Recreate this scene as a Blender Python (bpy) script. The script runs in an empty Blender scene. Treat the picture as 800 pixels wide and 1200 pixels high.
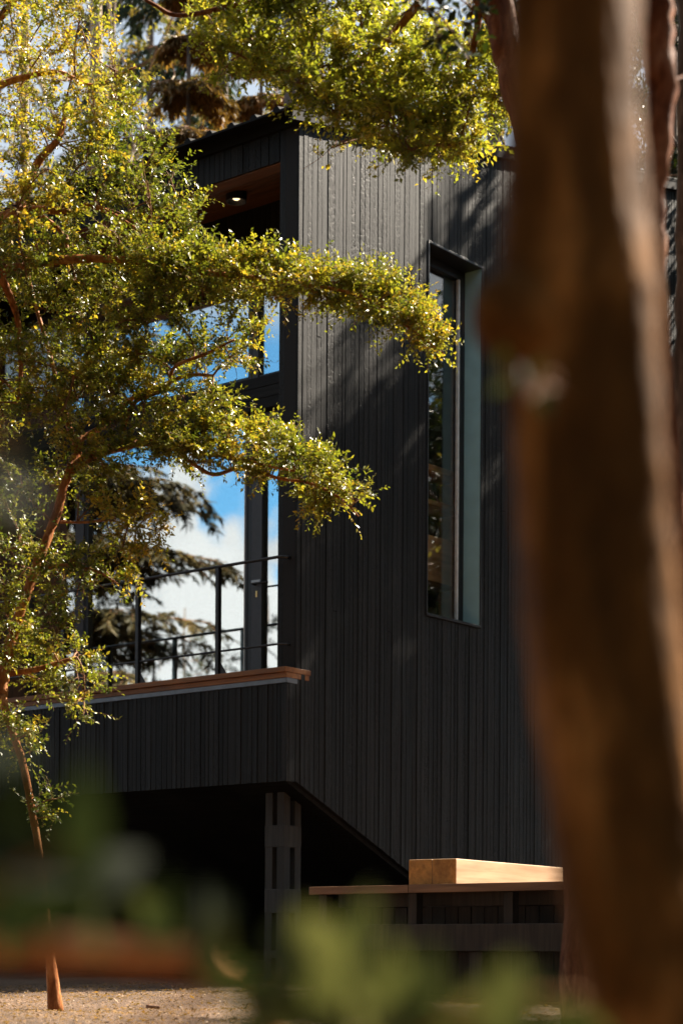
import bpy, math, random
import numpy as np
from mathutils import Matrix, Vector

rnd = random.Random(11)
rng = np.random.default_rng(11)
scene = bpy.context.scene
COL = scene.collection

# ------------------------------------------------------------------ camera, sky, sun, exposure
FPX, CX, CY, EYE = 2240.0, 400.0, 1117.0, 1.0          # photograph pixels (800 x 1200)
ROLL = math.radians(0.35)
YAW = math.radians(38.75)
c_, s_ = math.cos(ROLL), math.sin(ROLL)
RIGHT, UP, FWD = np.array([c_, 0, s_]), np.array([-s_, 0, c_]), np.array([0, 1.0, 0])
CAMP = np.array([0, 0, EYE])
cam_d = bpy.data.cameras.new("camera")
cam = bpy.data.objects.new("camera", cam_d)
COL.objects.link(cam)
cam.matrix_world = Matrix(((RIGHT[0], UP[0], 0, 0), (RIGHT[1], UP[1], -1, 0), (RIGHT[2], UP[2], 0, EYE), (0, 0, 0, 1)))
cam_d.sensor_width = 36.0
cam_d.lens = FPX / 1200 * 36.0
cam_d.shift_y = (CY - 600) / 1200
cam_d.clip_start, cam_d.clip_end = 0.05, 5000
cam_d.dof.use_dof = True
cam_d.dof.focus_distance = 14.3
cam_d.dof.aperture_fstop = 1.9
scene.camera = cam

SUN_AZ = math.radians(58.0)        # clockwise from +Y (towards +X)
SUN_EL = math.radians(42.0)
SUN = np.array([math.sin(SUN_AZ) * math.cos(SUN_EL), math.cos(SUN_AZ) * math.cos(SUN_EL), math.sin(SUN_EL)])
sun_d = bpy.data.lights.new("sun", 'SUN')
sun_d.energy, sun_d.angle, sun_d.color = 5.0, math.radians(0.53), (1.0, 0.89, 0.74)
sun = bpy.data.objects.new("sun", sun_d)
COL.objects.link(sun)
sun.rotation_euler = Vector(SUN).to_track_quat('Z', 'Y').to_euler()

world = bpy.data.worlds.new("World")
scene.world = world
world.use_nodes = True
wn, wl = world.node_tree.nodes, world.node_tree.links
wn.clear()
w_out = wn.new('ShaderNodeOutputWorld')
w_bg = wn.new('ShaderNodeBackground')
w_bg.inputs['Strength'].default_value = 0.05
w_sky = wn.new('ShaderNodeTexSky')
w_sky.sky_type = 'NISHITA'
w_sky.sun_disc = False
w_sky.sun_elevation, w_sky.sun_rotation = SUN_EL, SUN_AZ
w_sky.air_density, w_sky.dust_density, w_sky.ozone_density = 1.0, 0.3, 2.5
w_tc = wn.new('ShaderNodeTexCoord')
w_map = wn.new('ShaderNodeMapping')
w_map.inputs['Location'].default_value = (0.0, 0.0, 0.0)
w_map.inputs['Scale'].default_value = (1, 1, 1.25)
wl.new(w_tc.outputs['Generated'], w_map.inputs['Vector'])
CLOUD_OFF = (12.37, 0.75, 2.45)
w_map.inputs['Rotation'].default_value = (0, 0, math.radians(-1.2))
w_map.inputs['Location'].default_value = CLOUD_OFF
w_n1 = wn.new('ShaderNodeTexNoise')
w_n1.inputs['Scale'].default_value = 4.4
w_n1.inputs['Detail'].default_value = 9
w_n1.inputs['Roughness'].default_value = 0.52
w_n1.inputs['Distortion'].default_value = 0.25
wl.new(w_map.outputs[0], w_n1.inputs['Vector'])
w_sep = wn.new('ShaderNodeSeparateXYZ')
wl.new(w_tc.outputs['Generated'], w_sep.inputs[0])
def wmath(op, a, b):
    n = wn.new('ShaderNodeMath'); n.operation = op
    for i, v in enumerate((a, b)):
        if isinstance(v, (int, float)): n.inputs[i].default_value = v
        else: wl.new(v, n.inputs[i])
    return n.outputs[0]
w_el = wmath('MULTIPLY', w_sep.outputs['Z'], -0.75)
w_den = wmath('ADD', w_n1.outputs['Fac'], w_el)
w_fac = wn.new('ShaderNodeMapRange')
w_fac.interpolation_type = 'SMOOTHSTEP'
w_fac.inputs['From Min'].default_value = 0.350
w_fac.inputs['From Max'].default_value = 0.390
wl.new(w_den, w_fac.inputs['Value'])
w_n2 = wn.new('ShaderNodeTexNoise')
w_n2.inputs['Scale'].default_value = 7.0
w_n2.inputs['Detail'].default_value = 7
wl.new(w_map.outputs[0], w_n2.inputs['Vector'])
w_cr = wn.new('ShaderNodeValToRGB')
w_cr.color_ramp.elements[0].position, w_cr.color_ramp.elements[0].color = 0.36, (2.6, 2.7, 2.85, 1)
w_cr.color_ramp.elements[1].position, w_cr.color_ramp.elements[1].color = 0.60, (6.4, 6.2, 5.9, 1)
wl.new(w_n2.outputs['Fac'], w_cr.inputs['Fac'])
w_mix = wn.new('ShaderNodeMix'); w_mix.data_type = 'RGBA'
wl.new(w_fac.outputs[0], w_mix.inputs[0])
w_tint = wn.new('ShaderNodeMix'); w_tint.data_type = 'RGBA'; w_tint.blend_type = 'MULTIPLY'
w_tint.inputs[0].default_value = 1.0
w_tint.inputs[7].default_value = (0.54, 0.92, 0.98, 1)
wl.new(w_sky.outputs[0], w_tint.inputs[6])
wl.new(w_tint.outputs[2], w_mix.inputs[6])
wl.new(w_cr.outputs[0], w_mix.inputs[7])
w_n3 = wn.new('ShaderNodeTexNoise')          # thin high veil above the cumulus
w_n3.inputs['Scale'].default_value = 2.6
w_n3.inputs['Detail'].default_value = 6
wl.new(w_map.outputs[0], w_n3.inputs['Vector'])
w_vz = wmath('ADD', w_sep.outputs['Z'], wmath('MULTIPLY', w_n3.outputs['Fac'], 0.22))
w_vf = wn.new('ShaderNodeMapRange'); w_vf.interpolation_type = 'SMOOTHSTEP'
w_vf.inputs['From Min'].default_value = 0.372
w_vf.inputs['From Max'].default_value = 0.40
w_vf.inputs['To Max'].default_value = 0.78
wl.new(w_vz, w_vf.inputs['Value'])
w_mix2 = wn.new('ShaderNodeMix'); w_mix2.data_type = 'RGBA'
wl.new(w_vf.outputs[0], w_mix2.inputs[0])
wl.new(w_mix.outputs[2], w_mix2.inputs[6])
w_mix2.inputs[7].default_value = (3.8, 4.0, 4.2, 1)
wl.new(w_mix2.outputs[2], w_bg.inputs['Color'])
wl.new(w_bg.outputs[0], w_out.inputs['Surface'])

scene.view_settings.view_transform = 'Standard'
scene.view_settings.look = 'None'
scene.view_settings.exposure = 2.05
scene.view_settings.gamma = 1.0
scene.view_settings.use_curve_mapping = False
try:
    scene.cycles.max_bounces = 8
    scene.cycles.transparent_max_bounces = 12
    scene.cycles.caustics_reflective = False
    scene.cycles.caustics_refractive = False
    scene.cycles.sample_clamp_indirect = 4.0
    scene.cycles.use_denoising = True
except Exception:
    pass

# ------------------------------------------------------------------ pixels to places
def ray(px, py):
    return FWD + RIGHT * (px - CX) / FPX - UP * (py - CY) / FPX
def at(px, py, d):
    return CAMP + ray(px, py) * d
US = np.array([math.sin(YAW), math.cos(YAW), 0])        # along the side wall, away from the corner
UF = np.array([-math.cos(YAW), math.sin(YAW), 0])       # along the front, away from the corner
P0 = at(347, 760, 17.1); P0[2] = 0
def house(px, py, axis, val):
    n = US if axis == 's' else UF
    d = ray(px, py)
    t = (val + n @ P0 - n @ CAMP) / (n @ d)
    p = CAMP + t * d - P0
    return np.array([p @ US, p @ UF, p[2]])
def hw(s, f, z):
    return P0 + US * s + UF * f + np.array([0, 0, z])

GP = [(-400, -3.0), (-60, -1.2), (0, 0.0), (4, 0.3), (8, 0.54), (10, 0.62), (12.3, 0.645), (17, 0.70), (40, 0.9), (120, 2.5), (900, 6)]
def gz(x, y):
    x, y = np.asarray(x, float), np.asarray(y, float)
    z = np.interp(y, [p[0] for p in GP], [p[1] for p in GP])
    z = z + 0.018 * np.sin(x * 1.7 + y * .6) + 0.012 * np.sin(y * 2.3 - x * .9) + 0.006 * np.sin(x * 6.1 + 1.3 * y) * np.sin(y * 5.3)
    return z

# ------------------------------------------------------------------ materials
def new_mat(name):
    m = bpy.data.materials.new(name); m.use_nodes = True
    n, l = m.node_tree.nodes, m.node_tree.links
    n.clear()
    out = n.new('ShaderNodeOutputMaterial')
    return m, n, l, out
def N(n, typ, **kw):
    nd = n.new('ShaderNode' + typ)
    for k, v in kw.items():
        if k in nd.inputs.keys(): nd.inputs[k].default_value = v
        else: setattr(nd, k, v)
    return nd
def ramp(n, l, src, stops):
    r = n.new('ShaderNodeValToRGB')
    e = r.color_ramp.elements
    while len(e) < len(stops): e.new(0.5)
    for el, (p, c) in zip(e, stops):
        el.position = p; el.color = (*c, 1) if len(c) == 3 else c
    l.new(src, r.inputs[0])
    return r.outputs[0]
def coords(n, l, scale, jitter=True):
    tc = n.new('ShaderNodeTexCoord')
    src = tc.outputs['Object']
    if jitter:
        oi = n.new('ShaderNodeObjectInfo')
        mu = N(n, 'VectorMath', operation='MULTIPLY'); mu.inputs[1].default_value = (17.3, 31.7, 23.1)
        l.new(oi.outputs['Random'], mu.inputs[0])
        ad = N(n, 'VectorMath', operation='ADD')
        l.new(src, ad.inputs[0]); l.new(mu.outputs[0], ad.inputs[1]); src = ad.outputs[0]
    mp = n.new('ShaderNodeMapping'); mp.inputs['Scale'].default_value = scale
    l.new(src, mp.inputs['Vector'])
    return mp.outputs[0]
def mul(n, l, a, b, op='MULTIPLY'):
    m = N(n, 'Math', operation=op)
    for i, v in enumerate((a, b)):
        if isinstance(v, (int, float)): m.inputs[i].default_value = v
        else: l.new(v, m.inputs[i])
    return m.outputs[0]

def mat_charred(name, axis, lo=0.0018, hi=0.009, crack=1.0):
    m, n, l, out = new_mat(name)
    g = [42, 42, 42]; g[axis] = 1.1
    k = [60, 60, 60]; k[axis] = 17
    v1, v2, v3 = coords(n, l, g), coords(n, l, k), coords(n, l, (3, 3, 1.2))
    grain = N(n, 'TexNoise', Scale=1.0, Detail=7.0, Roughness=0.6); l.new(v1, grain.inputs['Vector'])
    wob = N(n, 'TexNoise', Scale=0.8, Detail=3.0); l.new(v2, wob.inputs['Vector'])
    wm = N(n, 'VectorMath', operation='ADD'); l.new(v2, wm.inputs[0]); l.new(wob.outputs['Color'], wm.inputs[1])
    vor = N(n, 'TexVoronoi', feature='DISTANCE_TO_EDGE', Scale=1.0); l.new(wm.outputs[0], vor.inputs['Vector'])
    big = N(n, 'TexNoise', Scale=1.0, Detail=4.0); l.new(v3, big.inputs['Vector'])
    oi = n.new('ShaderNodeObjectInfo')
    col = ramp(n, l, grain.outputs['Fac'], [(0.3, (lo, lo * .97, lo * .97)), (0.72, (hi, hi * .95, hi * .92))])
    var = N(n, 'MapRange'); var.inputs['To Min'].default_value = 0.45; var.inputs['To Max'].default_value = 2.0
    l.new(oi.outputs['Random'], var.inputs['Value'])
    worn = ramp(n, l, big.outputs['Fac'], [(0.35, (.65,) * 3), (0.7, (1.5,) * 3)])
    m1 = N(n, 'Mix', data_type='RGBA', blend_type='MULTIPLY'); m1.inputs[0].default_value = 1
    l.new(col, m1.inputs[6]); l.new(worn, m1.inputs[7])
    m2 = N(n, 'VectorMath', operation='SCALE'); l.new(m1.outputs[2], m2.inputs[0]); l.new(var.outputs[0], m2.inputs['Scale'])
    b = n.new('ShaderNodeBsdfPrincipled')
    l.new(m2.outputs[0], b.inputs['Base Color'])
    ro = N(n, 'MapRange'); ro.inputs['To Min'].default_value = 0.48; ro.inputs['To Max'].default_value = 0.66
    l.new(big.outputs['Fac'], ro.inputs['Value']); l.new(ro.outputs[0], b.inputs['Roughness'])
    b.inputs['Specular IOR Level'].default_value = 0.22
    # cracks stronger on some boards than on others
    cm = N(n, 'MapRange'); cm.inputs['From Min'].default_value = 0.3; cm.inputs['From Max'].default_value = 0.9
    cm.inputs['To Min'].default_value = 0.08; cm.inputs['To Max'].default_value = 0.62 * crack
    fr = N(n, 'Math', operation='FRACT'); l.new(mul(n, l, oi.outputs['Random'], 7.77), fr.inputs[0]); l.new(fr.outputs[0], cm.inputs['Value'])
    ve = N(n, 'MapRange'); ve.inputs['From Max'].default_value = 0.16; l.new(vor.outputs['Distance'], ve.inputs['Value'])
    pm = N(n, 'MapRange'); pm.inputs['From Min'].default_value = 0.38; pm.inputs['From Max'].default_value = 0.62; l.new(big.outputs['Fac'], pm.inputs['Value'])
    h1 = mul(n, l, mul(n, l, ve.outputs[0], cm.outputs[0]), mul(n, l, pm.outputs[0], .12, 'ADD'))
    h2 = mul(n, l, grain.outputs['Fac'], 1.1)
    bu = N(n, 'Bump', Strength=0.9, Distance=0.008); l.new(mul(n, l, h1, h2, 'ADD'), bu.inputs['Height'])
    l.new(bu.outputs[0], b.inputs['Normal'])
    l.new(b.outputs[0], out.inputs['Surface'])
    return m

def mat_wood(name, axis, dark, light, rough=0.5, scale=1.0, jitter=True):
    m, n, l, out = new_mat(name)
    g = [30 * scale] * 3; g[axis] = 1.6 * scale
    v1 = coords(n, l, g, jitter)
    a = N(n, 'TexNoise', Scale=1.0, Detail=6.0, Roughness=0.6, Distortion=0.6); l.new(v1, a.inputs['Vector'])
    g2 = [5 * scale] * 3; g2[axis] = 0.7 * scale
    v2 = coords(n, l, g2, jitter)
    c = N(n, 'TexNoise', Scale=1.0, Detail=3.0, Distortion=1.5); l.new(v2, c.inputs['Vector'])
    mid = tuple((x + y) / 2 for x, y in zip(dark, light))
    c1 = ramp(n, l, a.outputs['Fac'], [(0.3, dark), (0.5, mid), (0.75, light)])
    c2 = ramp(n, l, c.outputs['Fac'], [(0.3, (.62, .6, .58)), (0.65, (1.15, 1.12, 1.1))])
    mx = N(n, 'Mix', data_type='RGBA', blend_type='MULTIPLY'); mx.inputs[0].default_value = 1
    l.new(c1, mx.inputs[6]); l.new(c2, mx.inputs[7])
    b = n.new('ShaderNodeBsdfPrincipled'); b.inputs['Roughness'].default_value = rough
    l.new(mx.outputs[2], b.inputs['Base Color'])
    bu = N(n, 'Bump', Strength=0.35, Distance=0.003); l.new(a.outputs['Fac'], bu.inputs['Height']); l.new(bu.outputs[0], b.inputs['Normal'])
    l.new(b.outputs[0], out.inputs['Surface'])
    return m

def mat_plain(name, col, rough=0.5, metal=0.0, noise=0.15, nscale=20, bump=0.1, spec=0.5):
    m, n, l, out = new_mat(name)
    v = coords(n, l, (nscale,) * 3)
    a = N(n, 'TexNoise', Scale=1.0, Detail=5.0); l.new(v, a.inputs['Vector'])
    c = ramp(n, l, a.outputs['Fac'], [(0.3, tuple(x * (1 - noise) for x in col)), (0.7, tuple(x * (1 + noise) for x in col))])
    b = n.new('ShaderNodeBsdfPrincipled')
    b.inputs['Metallic'].default_value = metal
    b.inputs['Specular IOR Level'].default_value = spec
    rr = N(n, 'MapRange'); rr.inputs['To Min'].default_value = rough - .08; rr.inputs['To Max'].default_value = rough + .08
    l.new(a.outputs['Fac'], rr.inputs['Value']); l.new(rr.outputs[0], b.inputs['Roughness'])
    l.new(c, b.inputs['Base Color'])
    if bump:
        bu = N(n, 'Bump', Strength=bump, Distance=0.003); l.new(a.outputs['Fac'], bu.inputs['Height']); l.new(bu.outputs[0], b.inputs['Normal'])
    l.new(b.outputs[0], out.inputs['Surface'])
    return m

def mat_bark(name, dark, mid, light, scale=1.0, stretch=0.3, rough=0.6, bump=0.6):
    m, n, l, out = new_mat(name)
    v1 = coords(n, l, (9 * scale, 9 * scale, 9 * scale * stretch))
    v2 = coords(n, l, (55 * scale, 55 * scale, 55 * scale * stretch))
    a = N(n, 'TexNoise', Scale=1.0, Detail=5.0, Distortion=0.8); l.new(v1, a.inputs['Vector'])
    c = N(n, 'TexNoise', Scale=1.0, Detail=5.0); l.new(v2, c.inputs['Vector'])
    col = ramp(n, l, a.outputs['Fac'], [(0.3, dark), (0.5, mid), (0.68, light)])
    fine = ramp(n, l, c.outputs['Fac'], [(0.3, (.7, .68, .66)), (0.7, (1.2, 1.2, 1.2))])
    mx = N(n, 'Mix', data_type='RGBA', blend_type='MULTIPLY'); mx.inputs[0].default_value = 1
    l.new(col, mx.inputs[6]); l.new(fine, mx.inputs[7])
    b = n.new('ShaderNodeBsdfPrincipled'); b.inputs['Roughness'].default_value = rough
    b.inputs['Specular IOR Level'].default_value = 0.06
    l.new(mx.outputs[2], b.inputs['Base Color'])
    bu = N(n, 'Bump', Strength=bump, Distance=0.012 / scale); l.new(mul(n, l, a.outputs['Fac'], mul(n, l, c.outputs['Fac'], .5), 'ADD'), bu.inputs['Height'])
    l.new(bu.outputs[0], b.inputs['Normal'])
    l.new(b.outputs[0], out.inputs['Surface'])
    return m

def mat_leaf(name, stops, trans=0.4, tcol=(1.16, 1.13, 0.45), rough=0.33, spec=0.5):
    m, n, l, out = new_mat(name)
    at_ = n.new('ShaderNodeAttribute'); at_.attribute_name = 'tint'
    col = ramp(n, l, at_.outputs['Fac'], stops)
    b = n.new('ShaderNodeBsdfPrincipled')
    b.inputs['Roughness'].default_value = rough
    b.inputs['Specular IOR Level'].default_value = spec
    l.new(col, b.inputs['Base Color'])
    t = n.new('ShaderNodeBsdfTranslucent')
    mx = N(n, 'Mix', data_type='RGBA', blend_type='MULTIPLY'); mx.inputs[0].default_value = 1
    l.new(col, mx.inputs[6]); mx.inputs[7].default_value = (*tcol, 1)
    l.new(mx.outputs[2], t.inputs['Color'])
    s = n.new('ShaderNodeMixShader'); s.inputs[0].default_value = trans
    l.new(b.outputs[0], s.inputs[1]); l.new(t.outputs[0], s.inputs[2])
    l.new(s.outputs[0], out.inputs['Surface'])
    return m

def mat_glass(name, refl, tint, gtint=(1, 1, 1)):
    m, n, l, out = new_mat(name)
    tc = n.new('ShaderNodeTexCoord')
    nz = N(n, 'TexNoise', Scale=1.3, Detail=1.0); l.new(tc.outputs['Object'], nz.inputs['Vector'])
    bu = N(n, 'Bump', Strength=0.03, Distance=0.02); l.new(nz.outputs['Fac'], bu.inputs['Height'])
    g = n.new('ShaderNodeBsdfGlossy'); g.inputs['Roughness'].default_value = 0.0
    g.inputs['Color'].default_value = (*gtint, 1)
    l.new(bu.outputs[0], g.inputs['Normal'])
    t = n.new('ShaderNodeBsdfTransparent'); t.inputs['Color'].default_value = (*tint, 1)
    s = n.new('ShaderNodeMixShader'); s.inputs[0].default_value = refl
    l.new(t.outputs[0], s.inputs[1]); l.new(g.outputs[0], s.inputs[2])
    l.new(s.outputs[0], out.inputs['Surface'])
    return m

M = {}
M['char_v'] = mat_charred('charred_timber_upright', 2)
M['char_f'] = mat_charred('charred_timber_lengthwise', 1)
M['back'] = mat_plain('black_building_paper', (.008, .008, .009), .9, bump=0)
M['cap'] = mat_wood('oiled_cap_timber', 1, (.14, .047, .008), (.30, .120, .022), .55)
M['soffit'] = mat_wood('soffit_timber', 1, (.13, .048, .012), (.25, .098, .028), .55)
M['lining'] = mat_wood('loggia_lining', 2, (.16, .065, .028), (.28, .12, .05), .55)
M['flash'] = mat_plain('grey_flashing', (.16, .18, .21), .4, 0.6)
M['roofm'] = mat_plain('dark_roof_sheet', (.010, .010, .011), .62, 0.0, spec=.07)
M['metal'] = mat_plain('black_metal', (.012, .012, .014), .38, 0.0)
M['frame_g'] = mat_plain('dark_grey_frame', (.045, .045, .052), .42, 0.0)
M['gasket'] = mat_plain('pale_gasket', (.75, .76, .74), .4)  # near-white tone stands in for light caught on the pane edges
M['steel'] = mat_plain('brushed_steel', (.35, .33, .32), .35, 1.0)
M['brass'] = mat_plain('brass', (.75, .5, .2), .3, 1.0)
M['jamb'] = mat_plain('pale_blue_reveal_sheet', (.34, .58, .64), .40, 0.0, noise=.08, nscale=4)
M['glass'] = mat_glass('mirror_glass', 0.60, (.8, .85, .85), (.92, .98, 1.0))
M['glass2'] = mat_glass('side_glass', 0.14, (.9, .92, .92))
M['room'] = mat_plain('dim_room', (.20, .14, .10), .8)
M['shelf'] = mat_wood('shelf_timber', 0, (.42, .21, .08), (.60, .34, .15), .5)
M['deck'] = mat_wood('deck_timber', 1, (.14, .065, .03), (.30, .16, .08), .55)
M['deck_s'] = mat_wood('deck_timber_cross', 0, (.12, .06, .03), (.24, .13, .07), .6)
M['leg'] = mat_wood('grey_post_timber', 2, (.020, .015, .011), (.055, .040, .030), .75)
M['beam_p'] = mat_wood('pale_beam', 0, (.42, .26, .14), (.66, .46, .29), .5, .7)
M['post'] = mat_wood('dark_post', 2, (.018, .017, .016), (.045, .042, .038), .7)
M['bark'] = mat_bark('orange_bark', (.17, .060, .022), (.34, .135, .05), (.50, .26, .12), 2.0)
M['bark_or'] = mat_bark('bare_orange_bark', (.30, .11, .035), (.48, .20, .07), (.62, .32, .14), 2.0)
M['bark_big'] = mat_bark('brown_bark', (.068, .029, .006), (.12, .051, .011), (.34, .15, .038), 1.2, .35, .65, .8)
M['bark_red'] = mat_bark('red_bark', (.10, .032, .014), (.19, .068, .030), (.34, .16, .085), 2.0, .3, .6, .9)
M['bark_grey'] = mat_bark('grey_bark', (.07, .055, .045), (.15, .12, .10), (.27, .22, .18), 1.2, .25)
M['bark_pale'] = mat_bark('pale_bark', (.22, .16, .11), (.40, .32, .24), (.55, .48, .38), .8, .4)
M['twig'] = mat_bark('twig_bark', (.11, .05, .025), (.22, .11, .06), (.36, .21, .12), 3.0)
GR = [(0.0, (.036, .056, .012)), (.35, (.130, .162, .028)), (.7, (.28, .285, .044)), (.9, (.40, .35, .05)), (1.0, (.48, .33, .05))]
M['leaf'] = mat_leaf('myrtle_leaf', GR, .46)
M['leaf_y'] = mat_leaf('yellow_green_leaf', [(0, (.075, .105, .020)), (.4, (.215, .245, .040)), (.8, (.38, .37, .058)), (1, (.54, .43, .07))], .48)
M['leaf_d'] = mat_leaf('dark_leaf', [(0, (.012, .022, .006)), (.6, (.035, .055, .012)), (1, (.08, .10, .02))], .25)
M['leaf_bg'] = mat_leaf('far_leaf', [(0, (.06, .075, .018)), (.5, (.18, .17, .04)), (1, (.38, .27, .07))], .45, rough=.6)
M['leaf_con'] = mat_leaf('conifer_spray', [(0, (.010, .026, .018)), (.55, (.030, .058, .034)), (.8, (.07, .085, .03)), (1, (.26, .13, .045))], .3, rough=.6)
M['leaf_brown'] = mat_leaf('russet_spray', [(0, (.09, .06, .02)), (.5, (.22, .13, .045)), (1, (.36, .20, .075))], .35, rough=.6)
M['leaf_con_d'] = mat_leaf('dark_conifer_spray', [(0, (.020, .018, .006)), (.6, (.055, .042, .012)), (1, (.13, .085, .02))], .2, rough=.6)
M['leaf_big'] = mat_leaf('broad_leaf', [(0, (.010, .018, .006)), (.4, (.042, .050, .018)), (1, (.105, .108, .045))], .35, (1.1, 1.1, .65), .55, .2)

def mat_soil():
    m, n, l, out = new_mat('sandy_soil')
    v1, v2 = coords(n, l, (1.1,) * 3, False), coords(n, l, (38,) * 3, False)
    v3 = coords(n, l, (130,) * 3, False)
    a = N(n, 'TexNoise', Scale=1.0, Detail=6.0); l.new(v1, a.inputs['Vector'])
    b_ = N(n, 'TexNoise', Scale=1.0, Detail=6.0); l.new(v2, b_.inputs['Vector'])
    c = N(n, 'TexVoronoi', Scale=1.0); l.new(v3, c.inputs['Vector'])
    c1 = ramp(n, l, a.outputs['Fac'], [(.3, (.082, .047, .025)), (.7, (.172, .104, .060))])
    c2 = ramp(n, l, b_.outputs['Fac'], [(.32, (.45, .43, .42)), (.7, (1.3, 1.28, 1.25))])
    mx = N(n, 'Mix', data_type='RGBA', blend_type='MULTIPLY'); mx.inputs[0].default_value = 1
    l.new(c1, mx.inputs[6]); l.new(c2, mx.inputs[7])
    p = n.new('ShaderNodeBsdfPrincipled'); p.inputs['Roughness'].default_value = .9
    l.new(mx.outputs[2], p.inputs['Base Color'])
    bu = N(n, 'Bump', Strength=.8, Distance=.02); l.new(mul(n, l, b_.outputs['Fac'], mul(n, l, c.outputs['Distance'], .4), 'ADD'), bu.inputs['Height'])
    l.new(bu.outputs[0], p.inputs['Normal']); l.new(p.outputs[0], out.inputs['Surface'])
    return m
M['soil'] = mat_soil()

# ------------------------------------------------------------------ mesh helpers
def empty(name, loc=(0, 0, 0), rz=0.0):
    o = bpy.data.objects.new(name, None); COL.objects.link(o)
    o.empty_display_size = 0.2
    o.location = loc; o.rotation_euler = (0, 0, rz)
    return o
def tag(o, label=None, cat=None, group=None, kind=None):
    if label: o['label'] = label
    if cat: o['category'] = cat
    if group: o['group'] = group
    if kind: o['kind'] = kind
    return o
def link(name, me, mat, parent=None, smooth=False):
    if mat is not None: me.materials.append(mat)
    o = bpy.data.objects.new(name, me); COL.objects.link(o)
    if parent is not None: o.parent = parent
    if smooth: me.polygons.foreach_set('use_smooth', np.ones(len(me.polygons), bool))
    return o
def pyobj(name, v, f, mat, parent=None, smooth=False):
    me = bpy.data.meshes.new(name)
    me.from_pydata([tuple(map(float, p)) for p in v], [], f)
    me.update()
    return link(name, me, mat, parent, smooth)
def fast_mesh(name, v, loops, counts):
    me = bpy.data.meshes.new(name)
    v = np.asarray(v, np.float32); loops = np.asarray(loops, np.int32).ravel(); counts = np.asarray(counts, np.int32)
    me.vertices.add(len(v)); me.vertices.foreach_set('co', v.ravel())
    me.loops.add(len(loops)); me.loops.foreach_set('vertex_index', loops)
    me.polygons.add(len(counts))
    me.polygons.foreach_set('loop_start', np.concatenate([[0], np.cumsum(counts)[:-1]]).astype(np.int32))
    me.update(calc_edges=True)
    return me
class MB:
    def __init__(s): s.v, s.f = [], []
    def box(s, a, b, c=0.0):
        (x0, y0, z0), (x1, y1, z1) = np.minimum(a, b), np.maximum(a, b)
        k = len(s.v)
        s.v += [(x0, y0, z0), (x1, y0, z0), (x1, y1, z0), (x0, y1, z0), (x0, y0, z1), (x1, y0, z1), (x1, y1, z1), (x0, y1, z1)]
        s.f += [tuple(k + i for i in q) for q in ((3, 2, 1, 0), (4, 5, 6, 7), (0, 1, 5, 4), (1, 2, 6, 5), (2, 3, 7, 6), (3, 0, 4, 7))]
        return s
    def prism(s, bottom, top):
        k, n = len(s.v), len(bottom)
        s.v += list(bottom) + list(top)
        s.f += [tuple(k + n - 1 - i for i in range(n)), tuple(k + n + i for i in range(n))]
        s.f += [(k + i, k + (i + 1) % n, k + n + (i + 1) % n, k + n + i) for i in range(n)]
        return s
    def tube(s, pts, r, sides=8):
        pts = np.asarray(pts, float); r = np.broadcast_to(r, (len(pts),))
        k = len(s.v); n = len(pts)
        for i in range(n):
            t = pts[min(i + 1, n - 1)] - pts[max(i - 1, 0)]; t = t / np.linalg.norm(t)
            a = np.cross(t, (0.13, 0.21, 1.0) if abs(t[2]) < .9 else (1.0, 0.1, 0)); a /= np.linalg.norm(a); b = np.cross(t, a)
            for j in range(sides):
                q = 2 * math.pi * j / sides
                s.v.append(tuple(pts[i] + r[i] * (a * math.cos(q) + b * math.sin(q))))
        for i in range(n - 1):
            for j in range(sides):
                j2 = (j + 1) % sides
                s.f.append((k + i * sides + j, k + i * sides + j2, k + (i + 1) * sides + j2, k + (i + 1) * sides + j))
        s.f.append(tuple(k + j for j in reversed(range(sides)))); s.f.append(tuple(k + (n - 1) * sides + j for j in range(sides)))
        return s
    def build(s, name, mat, parent=None, smooth=False, bevel=0.0):
        o = pyobj(name, s.v, s.f, mat, parent, smooth)
        if bevel:
            bm = o.modifiers.new('edge', 'BEVEL'); bm.width = bevel; bm.segments = 2; bm.limit_method = 'ANGLE'
        return o

# ------------------------------------------------------------------ foliage helpers
def unit(v):
    v = np.asarray(v, float)
    return v / np.maximum(np.linalg.norm(v, axis=-1, keepdims=True), 1e-9)
def tube_batch(polys, r0, r1, sides=3):
    polys = np.asarray(polys, float)
    n, k, _ = polys.shape
    t = np.empty_like(polys); t[:, 1:-1] = polys[:, 2:] - polys[:, :-2]; t[:, 0] = polys[:, 1] - polys[:, 0]; t[:, -1] = polys[:, -1] - polys[:, -2]
    t = unit(t)
    ref = np.where(np.abs(t[..., 2:3]) < .9, np.array([.1, .2, 1.0]), np.array([1.0, .1, 0]))
    a = unit(np.cross(t, ref)); b = np.cross(t, a)
    rr = np.linspace(0, 1, k)[None, :]
    rad = np.asarray(r0, float).reshape(-1, 1) * (1 - rr) + np.asarray(r1, float).reshape(-1, 1) * rr
    q = np.arange(sides) * 2 * np.pi / sides
    v = polys[:, :, None, :] + rad[:, :, None, None] * (a[:, :, None, :] * np.cos(q)[None, None, :, None] + b[:, :, None, :] * np.sin(q)[None, None, :, None])
    base = (np.arange(n) * k * sides)[:, None, None]
    i = np.arange(k - 1)[None, :, None] * sides; j = np.arange(sides)[None, None, :]; j2 = (j + 1) % sides
    f = np.stack([base + i + j, base + i + j2, base + i + sides + j2, base + i + sides + j], -1)
    return v.reshape(-1, 3), f.reshape(-1, 4)
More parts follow.
